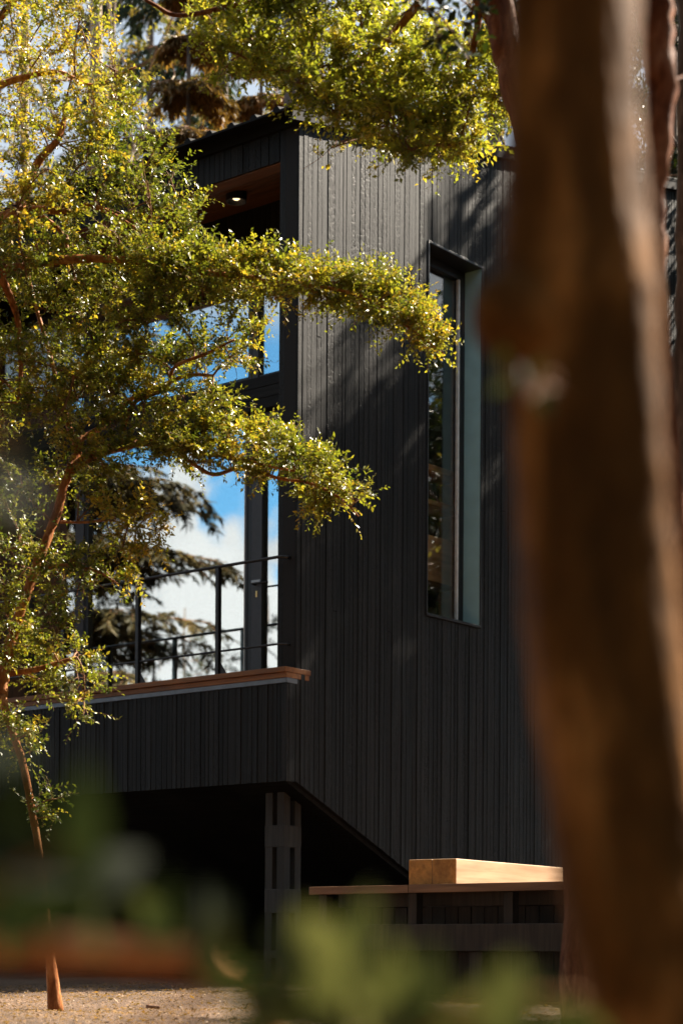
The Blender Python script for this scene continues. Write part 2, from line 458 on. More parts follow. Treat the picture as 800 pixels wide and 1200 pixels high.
def curve(a, b, k, bow, jit):
    """N curved lines from a to b, k points each"""
    n = len(a); u = np.linspace(0, 1, k)[None, :, None]
    L = np.linalg.norm(b - a, axis=1)[:, None, None]
    off = unit(rng.normal(size=(n, 3)))[:, None, :] * jit * L + np.array([0, 0, 1.0])[None, None, :] * bow * L
    return a[:, None, :] * (1 - u) + b[:, None, :] * u + off * (4 * u * (1 - u))
def catmull(p, r, sub=6):
    p = np.asarray(p, float); r = np.asarray(r, float)
    P = np.vstack([2 * p[0] - p[1], p, 2 * p[-1] - p[-2]])
    o, q = [], []
    for i in range(1, len(P) - 2):
        for t in np.linspace(0, 1, sub, endpoint=False):
            o.append(.5 * (2 * P[i] + (P[i + 1] - P[i - 1]) * t + (2 * P[i - 1] - 5 * P[i] + 4 * P[i + 1] - P[i + 2]) * t * t + (3 * P[i] - P[i - 1] - 3 * P[i + 1] + P[i + 2]) * t ** 3))
            q.append(r[i - 1] * (1 - t) + r[i] * t)
    o.append(p[-1]); q.append(r[-1])
    return np.array(o), np.array(q)
def inpoly(x, y, poly):
    c = False; j = len(poly) - 1
    for i in range(len(poly)):
        (xi, yi), (xj, yj) = poly[i], poly[j]
        if (yi > y) != (yj > y) and x < (xj - xi) * (y - yi) / (yj - yi) + xi: c = not c
        j = i
    return c
def scatter(poly, spacing, tries=4000):
    xs, ys = [p[0] for p in poly], [p[1] for p in poly]
    out = []
    for _ in range(tries):
        x, y = rnd.uniform(min(xs), max(xs)), rnd.uniform(min(ys), max(ys))
        if inpoly(x, y, poly) and all((x - a) ** 2 + (y - b) ** 2 > spacing ** 2 for a, b in out): out.append((x, y))
    return out

class Tree:
    def __init__(s, bark, leafmat):
        s.bark, s.leafmat = bark, leafmat
        s.limbs = []; s.tv, s.tf, s.tn = [], [], 0
        s.thick = MB(); s.leaf = []
        s.attach = np.zeros((0, 3))
    def limb(s, pts, r, sides=9, wob=0.0, attach=True):
        p, q = catmull(pts, r)
        if wob: p[1:-1] += rng.normal(size=p[1:-1].shape) * wob
        q = q * (1 + .04 * rng.normal(size=len(q)))
        s.thick.tube(p, np.maximum(q, .0015), sides)
        if attach: s.attach = np.vstack([s.attach, p])
        return p
    def tubes(s, polys, r0, r1, sides=3):
        v, f = tube_batch(polys, r0, r1, sides)
        s.tv.append(v); s.tf.append(f + s.tn); s.tn += len(v)
    def leaves(s, pos, d, nrm, L, W, tint):
        s.leaf.append((pos, d, nrm, L, W, tint))
    def clump(s, c, R, twigs, per=12, leaf=.028, twig=.16, tint=.5, spread=.22, br=.008, upb=.25, flat=.55, conn=True, maxconn=None):
        c = np.asarray(c, float); R = np.asarray(R, float)
        m = max(3, twigs // 5)
        if conn and len(s.attach):
            dd = np.linalg.norm((s.attach - c) * np.array([1, 1, .8]), axis=1)
            i = int(np.argmin(dd)); a = s.attach[i]
            if maxconn and dd[i] > maxconn:
                a = c + (a - c) / dd[i] * maxconn
            k = 7
            cur = curve(a[None], c[None], k, .06, .08)
            L = np.linalg.norm(c - a)
            s.tubes(cur, [min(br, .004 + .012 * L)], [br * .45], 5)
            src = cur[0]
            if L > .25: s.attach = np.vstack([s.attach, cur[0, 2:]])
        else:
            src = np.array([c - [0, 0, R[2] * .5], c])
        g = unit(rng.normal(size=(m, 3))) * (rng.random((m, 1)) ** .45)
        ends = c + g * R
        ends[:, 2] += .1 * R[2]
        st = src[np.clip((len(src) * (.45 + .55 * rng.random(m))).astype(int), 0, len(src) - 1)]
        subs = curve(st, ends, 6, .05, .10)
        s.tubes(subs, np.full(m, br * .42), np.full(m, br * .16), 3)
        # twigs
        w = rng.integers(0, m, twigs); u = .25 + .75 * rng.random(twigs)
        x = u * 5; i0 = np.minimum(x.astype(int), 4); fr = (x - i0)[:, None]
        p = subs[w, i0] * (1 - fr) + subs[w, i0 + 1] * fr
        sd = unit(subs[w, i0 + 1] - subs[w, i0])
        d = unit(sd * .7 + unit(p - c) * .5 + rng.normal(size=(twigs, 3)) * np.array([.6, .6, .4]) + np.array([0, 0, upb]))
        Lt = twig * (.5 + rng.random(twigs))
        e = p + d * Lt[:, None]; e[:, 2] -= .12 * Lt * rng.random(twigs)
        tw = curve(p, e, 4, .06, .06)
        s.tubes(tw, np.full(twigs, br * .15), np.full(twigs, br * .08), 3)
        # leaves, alternately along the twig
        k = per
        uu = (np.arange(k)[None, :] + rng.random((twigs, k)) * .8) / k
        x = uu * 3; i0 = np.minimum(x.astype(int), 2); fr = (x - i0)[..., None]
        idx = np.arange(twigs)[:, None]
        pos = tw[idx, i0] * (1 - fr) + tw[idx, i0 + 1] * fr
        ax = np.broadcast_to(unit(e - p)[:, None, :], pos.shape)
        nr0 = unit(np.array([0, 0, 1.0]) * flat + rng.normal(size=(twigs, 1, 3)) * .35 + np.array([0.15, -.15, 0]))
        nr = unit(nr0 + rng.normal(size=pos.shape) * .38)
        side = unit(np.cross(nr, ax)) * np.where(np.arange(k) % 2, 1, -1)[None, :, None]
        ld = unit(ax * .7 + side * .9 + rng.normal(size=pos.shape) * .25)
        nr = unit(nr - ld * (nr * ld).sum(-1, keepdims=True))
        ll = leaf * (.5 + 1.0 * rng.random((twigs, k)))
        tt = np.clip(tint + spread * rng.normal(size=(twigs, 1)) + .12 * rng.normal(size=(twigs, k)), 0, 1)
        s.leaves(pos.reshape(-1, 3), ld.reshape(-1, 3), nr.reshape(-1, 3), ll.ravel(), ll.ravel() * .52, tt.ravel())
    def sprays(s, polys, per, length, width, tint, spread=.2, droop=.3):
        """narrow drooping needle sprays along branch polylines (n,k,3)"""
        n, kk, _ = polys.shape
        u = .15 + .85 * rng.random((n, per)); x = u * (kk - 1); i0 = np.minimum(x.astype(int), kk - 2); fr = (x - i0)[..., None]
        idx = np.arange(n)[:, None]
        pos = polys[idx, i0] * (1 - fr) + polys[idx, i0 + 1] * fr
        ax = unit(polys[idx, i0 + 1] - polys[idx, i0])
        sd = unit(np.cross(ax, np.array([0, 0, 1.0]))) * np.where(rng.random((n, per, 1)) < .5, 1, -1)
        d = unit(ax * .6 + sd * rng.random((n, per, 1)) + rng.normal(size=pos.shape) * .22 + np.array([0, 0, -droop]))
        nr = unit(np.array([0, 0, 1.0]) + rng.normal(size=pos.shape) * .5); nr = unit(nr - d * (nr * d).sum(-1, keepdims=True))
        L = length * (.5 + rng.random((n, per)))
        tt = np.clip(tint + spread * rng.normal(size=(n, 1)) + .1 * rng.normal(size=(n, per)), 0, 1)
        s.leaves(pos.reshape(-1, 3), d.reshape(-1, 3), nr.reshape(-1, 3), L.ravel(), np.full(n * per, width), tt.ravel())
    def build(s, name, label, base, group=None, cat='tree', crown='crown'):
        root = empty(name, tuple(map(float, base)))
        tag(root, label, cat, group)
        inv = -np.asarray(base, float)
        if s.thick.v:
            s.thick.v = [tuple(np.asarray(p) + inv) for p in s.thick.v]
            s.thick.build('trunk', s.bark, root, True)
        if s.tv:
            v = np.concatenate(s.tv) + inv; f = np.concatenate(s.tf)
            me = fast_mesh('twigs', v, f, np.full(len(f), 4))
            tag(link('twigs', me, M['twig'], root, True), kind='stuff')
        if s.leaf:
            pos, d, nr, L, W, tt = [np.concatenate([q[i] for q in s.leaf]) for i in range(6)]
            pos = pos + inv
            n = len(pos); side = np.cross(nr, d)
            Lc, Wc = L[:, None], W[:, None]
            v = np.empty((n, 4, 3), np.float32)
            v[:, 0] = pos
            v[:, 1] = pos + d * Lc * .48 + side * Wc * .5 + nr * Wc * .16
            v[:, 2] = pos + d * Lc - nr * Lc * .08
            v[:, 3] = pos + d * Lc * .48 - side * Wc * .5 + nr * Wc * .16
            b = (np.arange(n) * 4)[:, None]
            f = np.concatenate([b + [0, 1, 2], b + [0, 2, 3]], 1).reshape(-1, 3)
            me = fast_mesh(crown, v.reshape(-1, 3), f, np.full(len(f), 3))
            at_ = me.attributes.new('tint', 'FLOAT', 'POINT')
            at_.data.foreach_set('value', np.repeat(tt, 4).astype(np.float32))
            tag(link(crown, me, s.leafmat, root), kind='stuff')
            print('LEAVES', name, n)
        return root

# ------------------------------------------------------------------ ground
def axis_pts(parts):
    o = []
    for a, b, st in parts: o += list(np.arange(a, b, st))
    return np.array(sorted(set(np.round(o, 4))))
gx = axis_pts([(-900, -60, 70), (-60, -8, 4), (-8, -4, .4), (-4, 4, .07), (4, 10, .5), (10, 60, 5), (60, 901, 70)])
gy = axis_pts([(-400, -20, 60), (-20, 8, 1.0), (8, 9, .2), (9, 18, .07), (18, 26, .5), (26, 60, 4), (60, 901, 60)])
X, Y = np.meshgrid(gx, gy)
Z = gz(X, Y) + np.where((abs(X) < 4) & (Y > 9) & (Y < 18), rng.normal(size=X.shape) * .006, 0)
nx, ny = len(gx), len(gy)
ii = (np.arange(ny - 1)[:, None] * nx + np.arange(nx - 1)[None, :]).ravel()
gf = np.stack([ii, ii + 1, ii + nx + 1, ii + nx], 1)
gme = fast_mesh('ground', np.stack([X.ravel(), Y.ravel(), Z.ravel()], 1), gf, np.full(len(gf), 4))
tag(link('ground', gme, M['soil'], None, True), 'bare sandy brown soil in front of the black cabin', 'ground', kind='structure')

# ------------------------------------------------------------------ the cabin (local x = along side, y = along front, z up)
HR = (P0[0], P0[1], 0.0)
cabin = empty('cabin', HR, math.pi / 2 - YAW)
tag(cabin, 'black charred timber cabin with recessed balcony and tall side window', 'cabin')
SL = 0.225                       # roof pitch
ZR = 8.42                        # top of wall boards at the corner
ZW0, ZW1, SW0, SW1 = 4.294, 7.951, 1.945, 2.880     # tall side window
LEN, WID, D = 7.2, 8.4, 1.2
FL = 3.50                        # balcony floor
PB = 2.53                        # underside at the front
PF = -0.12                       # parapet face stands proud of the wall
FLW = 5.60                       # loggia's far wall
def wall_top(s): return ZR + SL * s
def wall_bot(s): return max(PB - 0.44 * (s - 0.02), 0.45)

def plank(parent, axis, a0, a1, zb, zt, off, th, mat, ch=.003, gap=.0014):
    a0, a1 = a0 + gap, a1 - gap
    sec = [(a0, 0), (a0, th - ch), (a0 + ch, th), (a1 - ch, th), (a1, th - ch), (a1, 0)]
    pt = (lambda a, d, z: (a, off - d, z)) if axis == 's' else (lambda a, d, z: (off - d, a, z))
    lo = [pt(a, d, zb(a)) for a, d in sec]; hi = [pt(a, d, zt(a)) for a, d in sec]
    return MB().prism(lo, hi).build('plank', mat, parent)
def widths(total, lo=.045, hi=.105):
    o, x = [0.0], 0.0
    while x < total - lo:
        x += rnd.choice([rnd.uniform(lo, hi), rnd.uniform(lo, lo + .03), rnd.uniform(.06, .08)])
        o.append(x)
    k = total / o[-1]
    return [v * k for v in o]

# side wall: dark backing with the window hole, boards nailed on it
mb = MB()
BO = .022
def quadprism(pts2, y0, y1):      # pts in (s, z)
    mb.prism([(p[0], y0, p[1]) for p in pts2], [(p[0], y1, p[1]) for p in pts2])
quadprism([(0, wall_bot(0)), (SW0, wall_bot(SW0)), (SW0, wall_top(SW0)), (0, wall_top(0))], BO, .20)
quadprism([(SW1, wall_bot(SW1)), (LEN, wall_bot(LEN)), (LEN, wall_top(LEN)), (SW1, wall_top(SW1))], BO, .20)
quadprism([(SW0, wall_bot(SW0)), (SW1, wall_bot(SW1)), (SW1, ZW0), (SW0, ZW0)], BO, .20)
quadprism([(SW0, ZW1), (SW1, ZW1), (SW1, wall_top(SW1)), (SW0, wall_top(SW0))], BO, .20)
side_wall = mb.build('side_wall', M['back'], cabin)
def side_run(a0, a1):
    if a1 <= SW0 + .012 or a0 >= SW1 - .012:
        segs = [(lambda a: wall_bot(a), lambda a: wall_top(a))]
    else:
        segs = [(lambda a: wall_bot(a), lambda a: ZW0 - .004), (lambda a: ZW1 + .004, lambda a: wall_top(a))]
    for zb, zt in segs:
        th = BO + rnd.uniform(-.004, .004)
        if rnd.random() < .22 and len(segs) == 1 and a0 > .15:      # a butt joint somewhere up the board
            zj = rnd.uniform(4, 7.5)
            plank(side_wall, 's', a0, a1, zb, lambda a: zj - .002, BO, th, M['char_v'])
            plank(side_wall, 's', a0, a1, lambda a: zj + .002, zt, BO, th + rnd.uniform(-.003, .003), M['char_v'])
        else:
            plank(side_wall, 's', a0, a1, zb, zt, BO, th, M['char_v'])
for base, tot in ((0.0, SW0 - .002), (SW0 - .002, SW1 - SW0 + .004), (SW1 + .002, LEN - SW1 - .002)):
    w = widths(tot)
    for a, b in zip(w[:-1], w[1:]): side_run(base + a, base + b)

# front: corner pier, lintel, parapet
pier = MB().box((BO, BO + .003, PB + .3), (.20, .225, ZR - .02)).build('corner_pier', M['back'], cabin)
for a, b in ((.001, .075), (.075, .150), (.150, .229)):
    plank(pier, 'f', a, b, lambda a: FL - .1, lambda a: ZR - .0, BO, BO + rnd.uniform(-.003, .003), M['char_v'], ch=.005, gap=.003)
lintel = MB().box((BO, .226, 8.165), (.16, WID, ZR - .02)).build('lintel', M['back'], cabin)
w = widths(WID - .229, .055, .095)
for a, b in zip(w[:-1], w[1:]):
    plank(lintel, 'f', .229 + a, .229 + b, lambda a: 8.14 + rnd.uniform(-.001, .001), lambda a: ZR, BO, BO + rnd.uniform(-.004, .004), M['char_v'])
parapet = MB().box((PF + BO, .02, PB + .012), (.30, WID, 3.40)).build('parapet', M['back'], cabin)
w = widths(WID, .045, .095)
for a, b in zip(w[:-1], w[1:]):
    plank(parapet, 'f', a, b, lambda a: PB, lambda a: 3.415, PF + BO, BO + rnd.uniform(-.004, .003), M['char_v'])
plank(parapet, 's', PF + .024, -.001, lambda a: PB, lambda a: 3.415, .02, .019, M['char_v'])
# timber cap: two boards and a grey flashing strip, ending flush with the corner
cap = MB().box((PF - .035, -.006, 3.500), (.20, WID, 3.548)).build('parapet_cap', M['cap'], cabin, bevel=.004)
MB().box((PF - .018, -.003, 3.452), (.18, WID, 3.4985)).build('cap_rail', M['cap'], cap, bevel=.003)
MB().box((PF - .010, -.001, 3.408), (.02, WID, 3.4505)).build('flashing', M['flash'], cap, bevel=.002)

# floor, far loggia wall, inner wall, underside
MB().box((.20, .226, FL - .25), (LEN, WID, FL)).build('floor', M['room'], cabin)
mb = MB(); mb.prism([(PF + .03, .05, PB + .010), (PF + .03, WID, PB + .010), (4.6, WID, .46), (4.6, .05, .46)],
                    [(PF + .03, .05, PB + .06), (PF + .03, WID, PB + .06), (4.6, WID, .52), (4.6, .05, .52)])
mb.build('underside_panel', M['char_f'], cabin)
lw = MB().box((.02, FLW + .02, FL), (D + .3, FLW + .2, 8.7)).build('loggia_wall', M['back'], cabin)
x = .03
while x < D - .02:
    wd = min(rnd.uniform(.09, .11), D - x)
    MB().box((x + .002, FLW, FL + .002), (x + wd - .002, FLW + .021, 8.14 + SL * x)).build('plank', M['lining'], lw)
    x += wd
# soffit boards following the roof
so = MB(); so.prism([(.165, .226, 8.20 + SL * .165), (.165, WID, 8.20 + SL * .165), (D + .2, WID, 8.20 + SL * (D + .2)), (D + .2, .226, 8.20 + SL * (D + .2))],
                    [(.165, .226, 8.25 + SL * .165), (.165, WID, 8.25 + SL * .165), (D + .2, WID, 8.25 + SL * (D + .2)), (D + .2, .226, 8.25 + SL * (D + .2))])
soffit = so.build('soffit', M['back'], cabin)
x = .0
while x < D - .01:
    wd = .095; x0, x1 = x + .0025, min(x + wd, D) - .0025
    z0, z1 = 8.144 + SL * x0 + rnd.uniform(-.002, .002), 8.144 + SL * x1
    if x0 < .17: z0 += .0; 
    p = MB(); p.prism([(max(x0, .163), .228, z0), (x1, .228, z1), (x1, FLW, z1), (max(x0, .163), FLW, z0)], [(max(x0, .163), .228, z0 + .02), (x1, .228, z1 + .02), (x1, FLW, z1 + .02), (max(x0, .163), FLW, z0 + .02)])
    if x1 > .18: p.build('plank', M['soffit'], soffit)
    x += wd
# bottom edge board of the lintel, seen from below
MB().box((.018, .23, 8.128), (.162, FLW, 8.1385)).build('lintel_trim', M['soffit'], lintel)

# recessed glazing wall
ZT0, ZT1 = 6.36, 6.69        # transom band
UT = 7.95                    # top of the upper glass
upper = MB().box((D + .02, .226, UT + .01), (D + .2, WID, 8.60)).build('upper_wall', M['back'], cabin)
w = widths(FLW - .226, .08, .11)
for a, b in zip(w[:-1], w[1:]):
    plank(upper, 'f', .226 + a, .226 + b, lambda a: UT, lambda a: 8.40, D + .02, .02, M['char_v'])
tr = MB().box((D - .05, .226, ZT0 + .004), (D + .1, FLW, ZT1 - .004)).build('transom', M['back'], cabin)
for k in range(3):
    z0 = ZT0 + k * .11
    MB().box((D - .085 + rnd.uniform(-.004, .004), .228, z0 + .003), (D - .0502, FLW - .002, z0 + .107)).build('plank', M['char_f'], tr, bevel=.003)
inner = MB().box((D + .01, .226, FL), (D + .1, .70, ZT0)).build('inner_wall', M['back'], cabin)

def glazing(name, f0, f1, z0, z1, s, bars, mat=M['metal'], pane=M['glass'], fw=.045, dep=.07):
    """a framed pane in the recessed wall; bars: extra uprights (fa, fb, material, proud)"""
    fr = MB()
    fr.box((s, f0, z0), (s + dep, f0 + fw, z1)).box((s, f1 - fw, z0), (s + dep, f1, z1))
    fr.box((s + .001, f0 + fw, z0), (s + dep - .001, f1 - fw, z0 + fw)).box((s + .001, f0 + fw, z1 - fw), (s + dep - .001, f1 - fw, z1))
    g = bpy.data.objects.new(name, None); COL.objects.link(g); g.parent = cabin
    fr.build('frame', mat, g, bevel=.003)
    MB().box((s + dep * .5, f0 + fw - .005, z0 + fw - .005), (s + dep * .5 + .008, f1 - fw + .005, z1 - fw + .005)).build('pane', pane, g)
    for fa, fb, m_, pr in bars:
        MB().box((s - pr, fa, z0 + .002), (s + dep * .45, fb, z1 - .002)).build('mullion', m_, g, bevel=.002)
    return g
# big fixed pane, door leaf beside the pier, far door leaf
big = glazing('window', 1.655, 3.96, FL + .02, ZT0 - .006, D, [], fw=.03)
MB().box((D - .004, 1.686, FL + .06), (D + .02, 1.698, ZT0 - .05)).build('gasket', M['gasket'], big)
door = glazing('door', .72, 1.60, FL + .02, ZT0 - .10, D, [(1.455, 1.590, M['frame_g'], .012)], fw=.04)
MB().box((D - .004, .72, ZT0 - .098), (D + .06, 1.60, ZT0 - .008)).build('head_panel', M['frame_g'], door)
MB().box((D + .005, 1.602, FL + .02), (D + .05, 1.653, ZT0 - .008)).build('jamb', M['metal'], door)
h = MB()
h.tube([(D - .012, 1.53, 4.655), (D - .065, 1.53, 4.655)], .011, 10)
h.tube([(D - .062, 1.535, 4.655), (D - .065, 1.33, 4.652)], .010, 10)
h.build('handle', M['metal'], door, True)
MB().box((D - .024, 1.462, 4.675), (D - .0125, 1.585, 4.700)).build('latch_plate', M['steel'], door, bevel=.003)
MB().box((D - .017, 1.508, 4.530), (D - .0125, 1.532, 4.590)).build('keyhole', M['brass'], door, bevel=.003)
door2 = glazing('door', 3.965, 4.88, FL + .02, ZT0 - .006, D, [(3.99, 4.125, M['frame_g'], .012)], fw=.04)
MB().box((D - .017, 4.05, 4.53), (D - .0125, 4.075, 4.59)).build('keyhole', M['brass'], door2, bevel=.003)
glazing('window', .72, 1.60, ZT1 + .005, UT - .002, D, [(1.52, 1.598, M['frame_g'], .01)], fw=.04)
glazing('window', 1.61, 3.96, ZT1 + .005, UT - .002, D, [], fw=.05)
glazing('window', 4.885, FLW - .005, FL + .02, ZT0 - .006, D, [], fw=.04)
glazing('window', 3.97, FLW - .005, ZT1 + .005, UT - .002, D, [], fw=.05)

# railing
rail = bpy.data.objects.new('railing', None); COL.objects.link(rail); rail.parent = cabin
RX = -.055
RX = PF + .03
zc = 3.5485
for f in (.865, 1.895, 2.925, 3.955, 4.985):
    p = MB().box((RX - .022, f - .006 - .018, zc), (RX + .022, f + .006 + .010, 4.532))
    k = len(p.v); 
    p.prism([(RX - .004, f - .024, zc), (RX - .004, f - .115, zc), (RX - .004, f - .024, zc + .13)], [(RX + .004, f - .024, zc), (RX + .004, f - .115, zc), (RX + .004, f - .024, zc + .13)])
    p.build('post', M['metal'], rail, bevel=.002)
for z, r in ((4.545, .015), (3.765, .0105)):
    pts = [(RX, WID, z), (RX, 3, z), (RX, .15, z), (RX + .012, .105, z), (RX + .045, .082, z), (.012, .075, z)]
    MB().tube(pts, r, 8).build('rail', M['metal'], rail, True)

# roof: corrugated sheet, fascias
nb = 60; v = []; f_ = []
prof = []
for i in range(int(WID / .27) + 2):
    y = -.06 + i * .27
    prof += [(y, .0), (y + .12, .0), (y + .145, .034), (y + .185, .034), (y + .21, .0)]
E0, E1 = -.20, LEN + .2
for (y, h_) in prof:
    for x in (E0, E1):
        v.append((x, y, ZR + .12 + SL * x + h_)); 
for (y, h_) in prof:
    for x in (E0, E1):
        v.append((x, y, ZR + .100 + SL * x))
n2 = len(prof) * 2
for i in range(len(prof) - 1):
    a = 2 * i
    f_ += [(a, a + 1, a + 3, a + 2), (n2 + a, n2 + a + 2, n2 + a + 3, n2 + a + 1), (a, a + 2, n2 + a + 2, n2 + a)]
roof = pyobj('roof', v, f_, M['roofm'], cabin)
# side barge flashing and the eave board
b = MB(); b.prism([(E0 + .04, -.055, ZR + .005 + SL * (E0 + .04)), (E1, -.055, ZR + .005 + SL * E1), (E1, -.055, ZR + .140 + SL * E1), (E0 + .04, -.055, ZR + .140 + SL * (E0 + .04))],
                  [(E0 + .04, -.002, ZR + .005 + SL * (E0 + .04)), (E1, -.002, ZR + .005 + SL * E1), (E1, -.002, ZR + .140 + SL * E1), (E0 + .04, -.002, ZR + .140 + SL * (E0 + .04))])
b.build('barge_flashing', M['roofm'], roof, bevel=.003)
MB().box((-.035, -.0005, ZR - .012), (.02, WID, ZR + .105)).build('eave_board', M['roofm'], roof)
b = MB(); b.prism([(.021, .002, ZR + .01), (LEN, .002, ZR + SL * LEN), (LEN, WID, ZR + SL * LEN), (.021, WID, ZR + .01)], [(.021, .002, ZR + .10), (LEN, .002, ZR + .10 + SL * LEN), (LEN, WID, ZR + .10 + SL * LEN), (.021, WID, ZR + .10)])
b.build('roof_deck', M['back'], roof)
# hidden sides that close the house
MB().box((LEN - .2, .2, .4), (LEN, WID, ZR + SL * (LEN - .2))).build('rear_wall', M['back'], cabin)
MB().box((.0, WID, PB), (LEN, WID + .2, ZR + .05)).build('end_wall', M['back'], cabin)
MB().box((3.6, .3, .3), (3.8, WID, 2.0)).build('foundation_wall', M['back'], cabin)

# tall side window
win = bpy.data.objects.new('window', None); COL.objects.link(win); win.parent = cabin
RV = .25
MB().box((SW0 + .0, -.012, ZW1 - .022), (SW1, RV, ZW1)).build('head_reveal', M['metal'], win, bevel=.002)
MB().box((SW0, -.016, ZW0), (SW1, RV, ZW0 + .028)).build('sill', M['metal'], win, bevel=.003)
MB().box((SW0, -.012, ZW0 + .029), (SW0 + .020, RV, ZW1 - .023)).build('reveal', M['metal'], win, bevel=.002)
MB().box((SW1 - .020, -.012, ZW0 + .029), (SW1, -.001, ZW1 - .023)).build('edge_trim', M['metal'], win, bevel=.002)
MB().box((SW1 - .022, .0, ZW0 + .029), (SW1 - .002, RV, ZW1 - .023)).build('reveal', M['jamb'], win)
fr = MB()
fr.box((SW0 + .021, RV - .06, ZW0 + .03), (SW0 + .04, RV, ZW1 - .024)).box((SW1 - .115, RV - .055, ZW0 + .03), (SW1 - .023, RV, ZW1 - .024))
fr.box((SW0 + .0405, RV - .055, ZW1 - .12), (SW1 - .1155, RV, ZW1 - .0245)).box((SW0 + .0405, RV - .055, ZW0 + .0295), (SW1 - .1155, RV, ZW0 + .05))
fr.build('frame', M['metal'], win, bevel=.002)
MB().box((SW1 - .142, RV - .058, ZW0 + .051), (SW1 - .116, RV - .03, ZW1 - .121)).build('gasket', M['gasket'], win)
MB().box((SW0 + .036, RV - .02, ZW0 + .046), (SW1 - .11, RV - .012, ZW1 - .116)).build('pane', M['glass2'], win)

# post under the corner: paired boards with packing blocks
post = bpy.data.objects.new('support_post', None); COL.objects.link(post); post.parent = cabin
PX0, PX1, PY0, PY1 = .10, .34, .215, .44
gpost = .60
for (x, y) in ((PX0, PY0), (PX1 - .085, PY0), (PX0, PY1 - .085), (PX1 - .085, PY1 - .085)):
    ztop = PB - .44 * x - .02
    MB().box((x, y, gpost), (x + .085, y + .085, ztop)).build('board', M['post'], post, bevel=.004)
for z0, z1 in ((.95, 1.02), (1.36, 1.58), (1.96, 2.16)):
    MB().box((PX0 - .003, PY0 - .003, z0), (PX1 + .003, PY1 + .003, z1)).build('block', M['post'], post, bevel=.005)

# ------------------------------------------------------------------ lamp under the soffit
tt_ = None
d_ = ray(277, 231)
for t in np.linspace(17, 20, 3001):
    q = CAMP + d_ * t - P0
    if q[2] >= 8.144 + SL * (q @ US) - .04: tt_ = (q @ US, q @ UF); break
lamp = empty('soffit_lamp', tuple(hw(tt_[0], tt_[1], 8.144 + SL * tt_[0])), math.pi / 2 - YAW)
tag(lamp, 'small round black surface lamp glowing warm under the timber soffit', 'lamp')
n_ = 24; ring = [(math.cos(2 * math.pi * i / n_), math.sin(2 * math.pi * i / n_)) for i in range(n_)]
vv = [(x * .10, y * .10, .02) for x, y in ring] + [(x * .10, y * .10, -.085) for x, y in ring] + [(x * .085, y * .085, -.085) for x, y in ring] + [(x * .06, y * .06, -.035) for x, y in ring]
ff = []
for b0 in (0, n_, 2 * n_):
    ff += [(b0 + i, b0 + (i + 1) % n_, b0 + n_ + (i + 1) % n_, b0 + n_ + i) for i in range(n_)]
ff.append(tuple(range(3 * n_, 4 * n_)))
pyobj('housing', vv, ff, M['metal'], lamp, False)
em, en, el_, eo = new_mat('lamp_glow')
e_ = en.new('ShaderNodeEmission'); e_.inputs['Color'].default_value = (1, .72, .38, 1); e_.inputs['Strength'].default_value = 0.7
el_.new(e_.outputs[0], eo.inputs['Surface'])
mb = MB(); mb.tube([(0, 0, -.030), (0, 0, -.055), (0, 0, -.065)], [.035, .035, .02], 12); mb.build('bulb', em, lamp, True)

# ------------------------------------------------------------------ shelf inside the tall window
a_, b_ = house(504, 552, 'f', .42), house(540, 552, 'f', .42)
s0, s1 = a_[0] - .45, b_[0] + .08
zz = [house(520, y, 'f', .42)[2] for y in (685, 632, 590, 549)]
shelf = empty('open_shelf', tuple(hw(0, 0, FL)), math.pi / 2 - YAW)
tag(shelf, 'open timber shelf standing inside the tall side window', 'shelf')
o = -FL
for k, (z, th) in enumerate(((zz[2], .05), (zz[3], .06))):
    MB().box((s0, .42, z - th + o), (s1, .74, z + o)).build('board', M['shelf'], shelf, bevel=.003)
MB().box((s0, .41, zz[0] + o), (s1, .73, zz[1] + o)).build('drawer', M['shelf'], shelf, bevel=.004)
for x in (s0 - .03, s1 - .03):
    MB().box((x, .425, 0.001), (x + .04, .735, zz[3] - .062 + o)).build('upright', M['shelf'], shelf, bevel=.003)

# ------------------------------------------------------------------ raised timber platform and the pale timber bench block
SD = -1.35
pl = house(362, 1043, 's', SD)
blk = house(534, 1036.5, 's', SD + .13)
ZD = float(blk[2])
fL, fR = float(pl[1]), float(blk[1] - 3.0)
plat = empty('timber_platform', tuple(hw(SD, fL, float(gz(*hw(SD, fL, 0)[:2])))), math.pi / 2 - YAW)
tag(plat, 'raised timber deck platform beside the black cabin wall on short posts', 'platform')
pz = -plat.location[2]
def pb(x0, y0, z0, x1, y1, z1): return MB().box((x0 - SD, y0 - fL, z0 + pz), (x1 - SD, y1 - fL, z1 + pz))
fm = float(house(478, 1042, 's', SD)[1])
pb(SD, fm + .0015, ZD - .062, SD + .04, fL, ZD - .001).build('edge_board', M['deck'], plat, bevel=.003)
pb(SD + .002, fR, ZD - .062, SD + .04, fm - .0015, ZD + .001).build('edge_board', M['deck'], plat, bevel=.003)
y = fL - .004
while y > fR + .1:
    pb(SD + .0405, y - .117, ZD - .030, 4.6, y, ZD + rnd.uniform(-.002, .002)).build('plank', M['deck_s'], plat, bevel=.003)  # rear ends unseen, lengthened to shade the wall foot
    y -= .12
for px in (378, 483, 595, 720):
    q = house(px, 1062, 's', SD + .06)
    for s in (SD + .06, .2, 1.3):
        gy_ = float(gz(*hw(s, q[1], 0)[:2])) - .05
        pb(s, q[1] - .04, max(gy_, ZD - .5) if s < 0 else gy_, s + .08, q[1] + .04, ZD - .0635).build('leg', M['leg'], plat, bevel=.003)
pb(SD - .0, fR, 1.02, SD + .14, fL - .05, 1.225).build('bearer', M['leg'], plat, bevel=.005)
for yy in (fL - .25, fL - 1.6, fL - 3.0):
    pb(SD + .02, yy - .06, .55, SD + .12, yy + .06, 1.0185).build('stump', M['leg'], plat, bevel=.005)
y = fL - .12
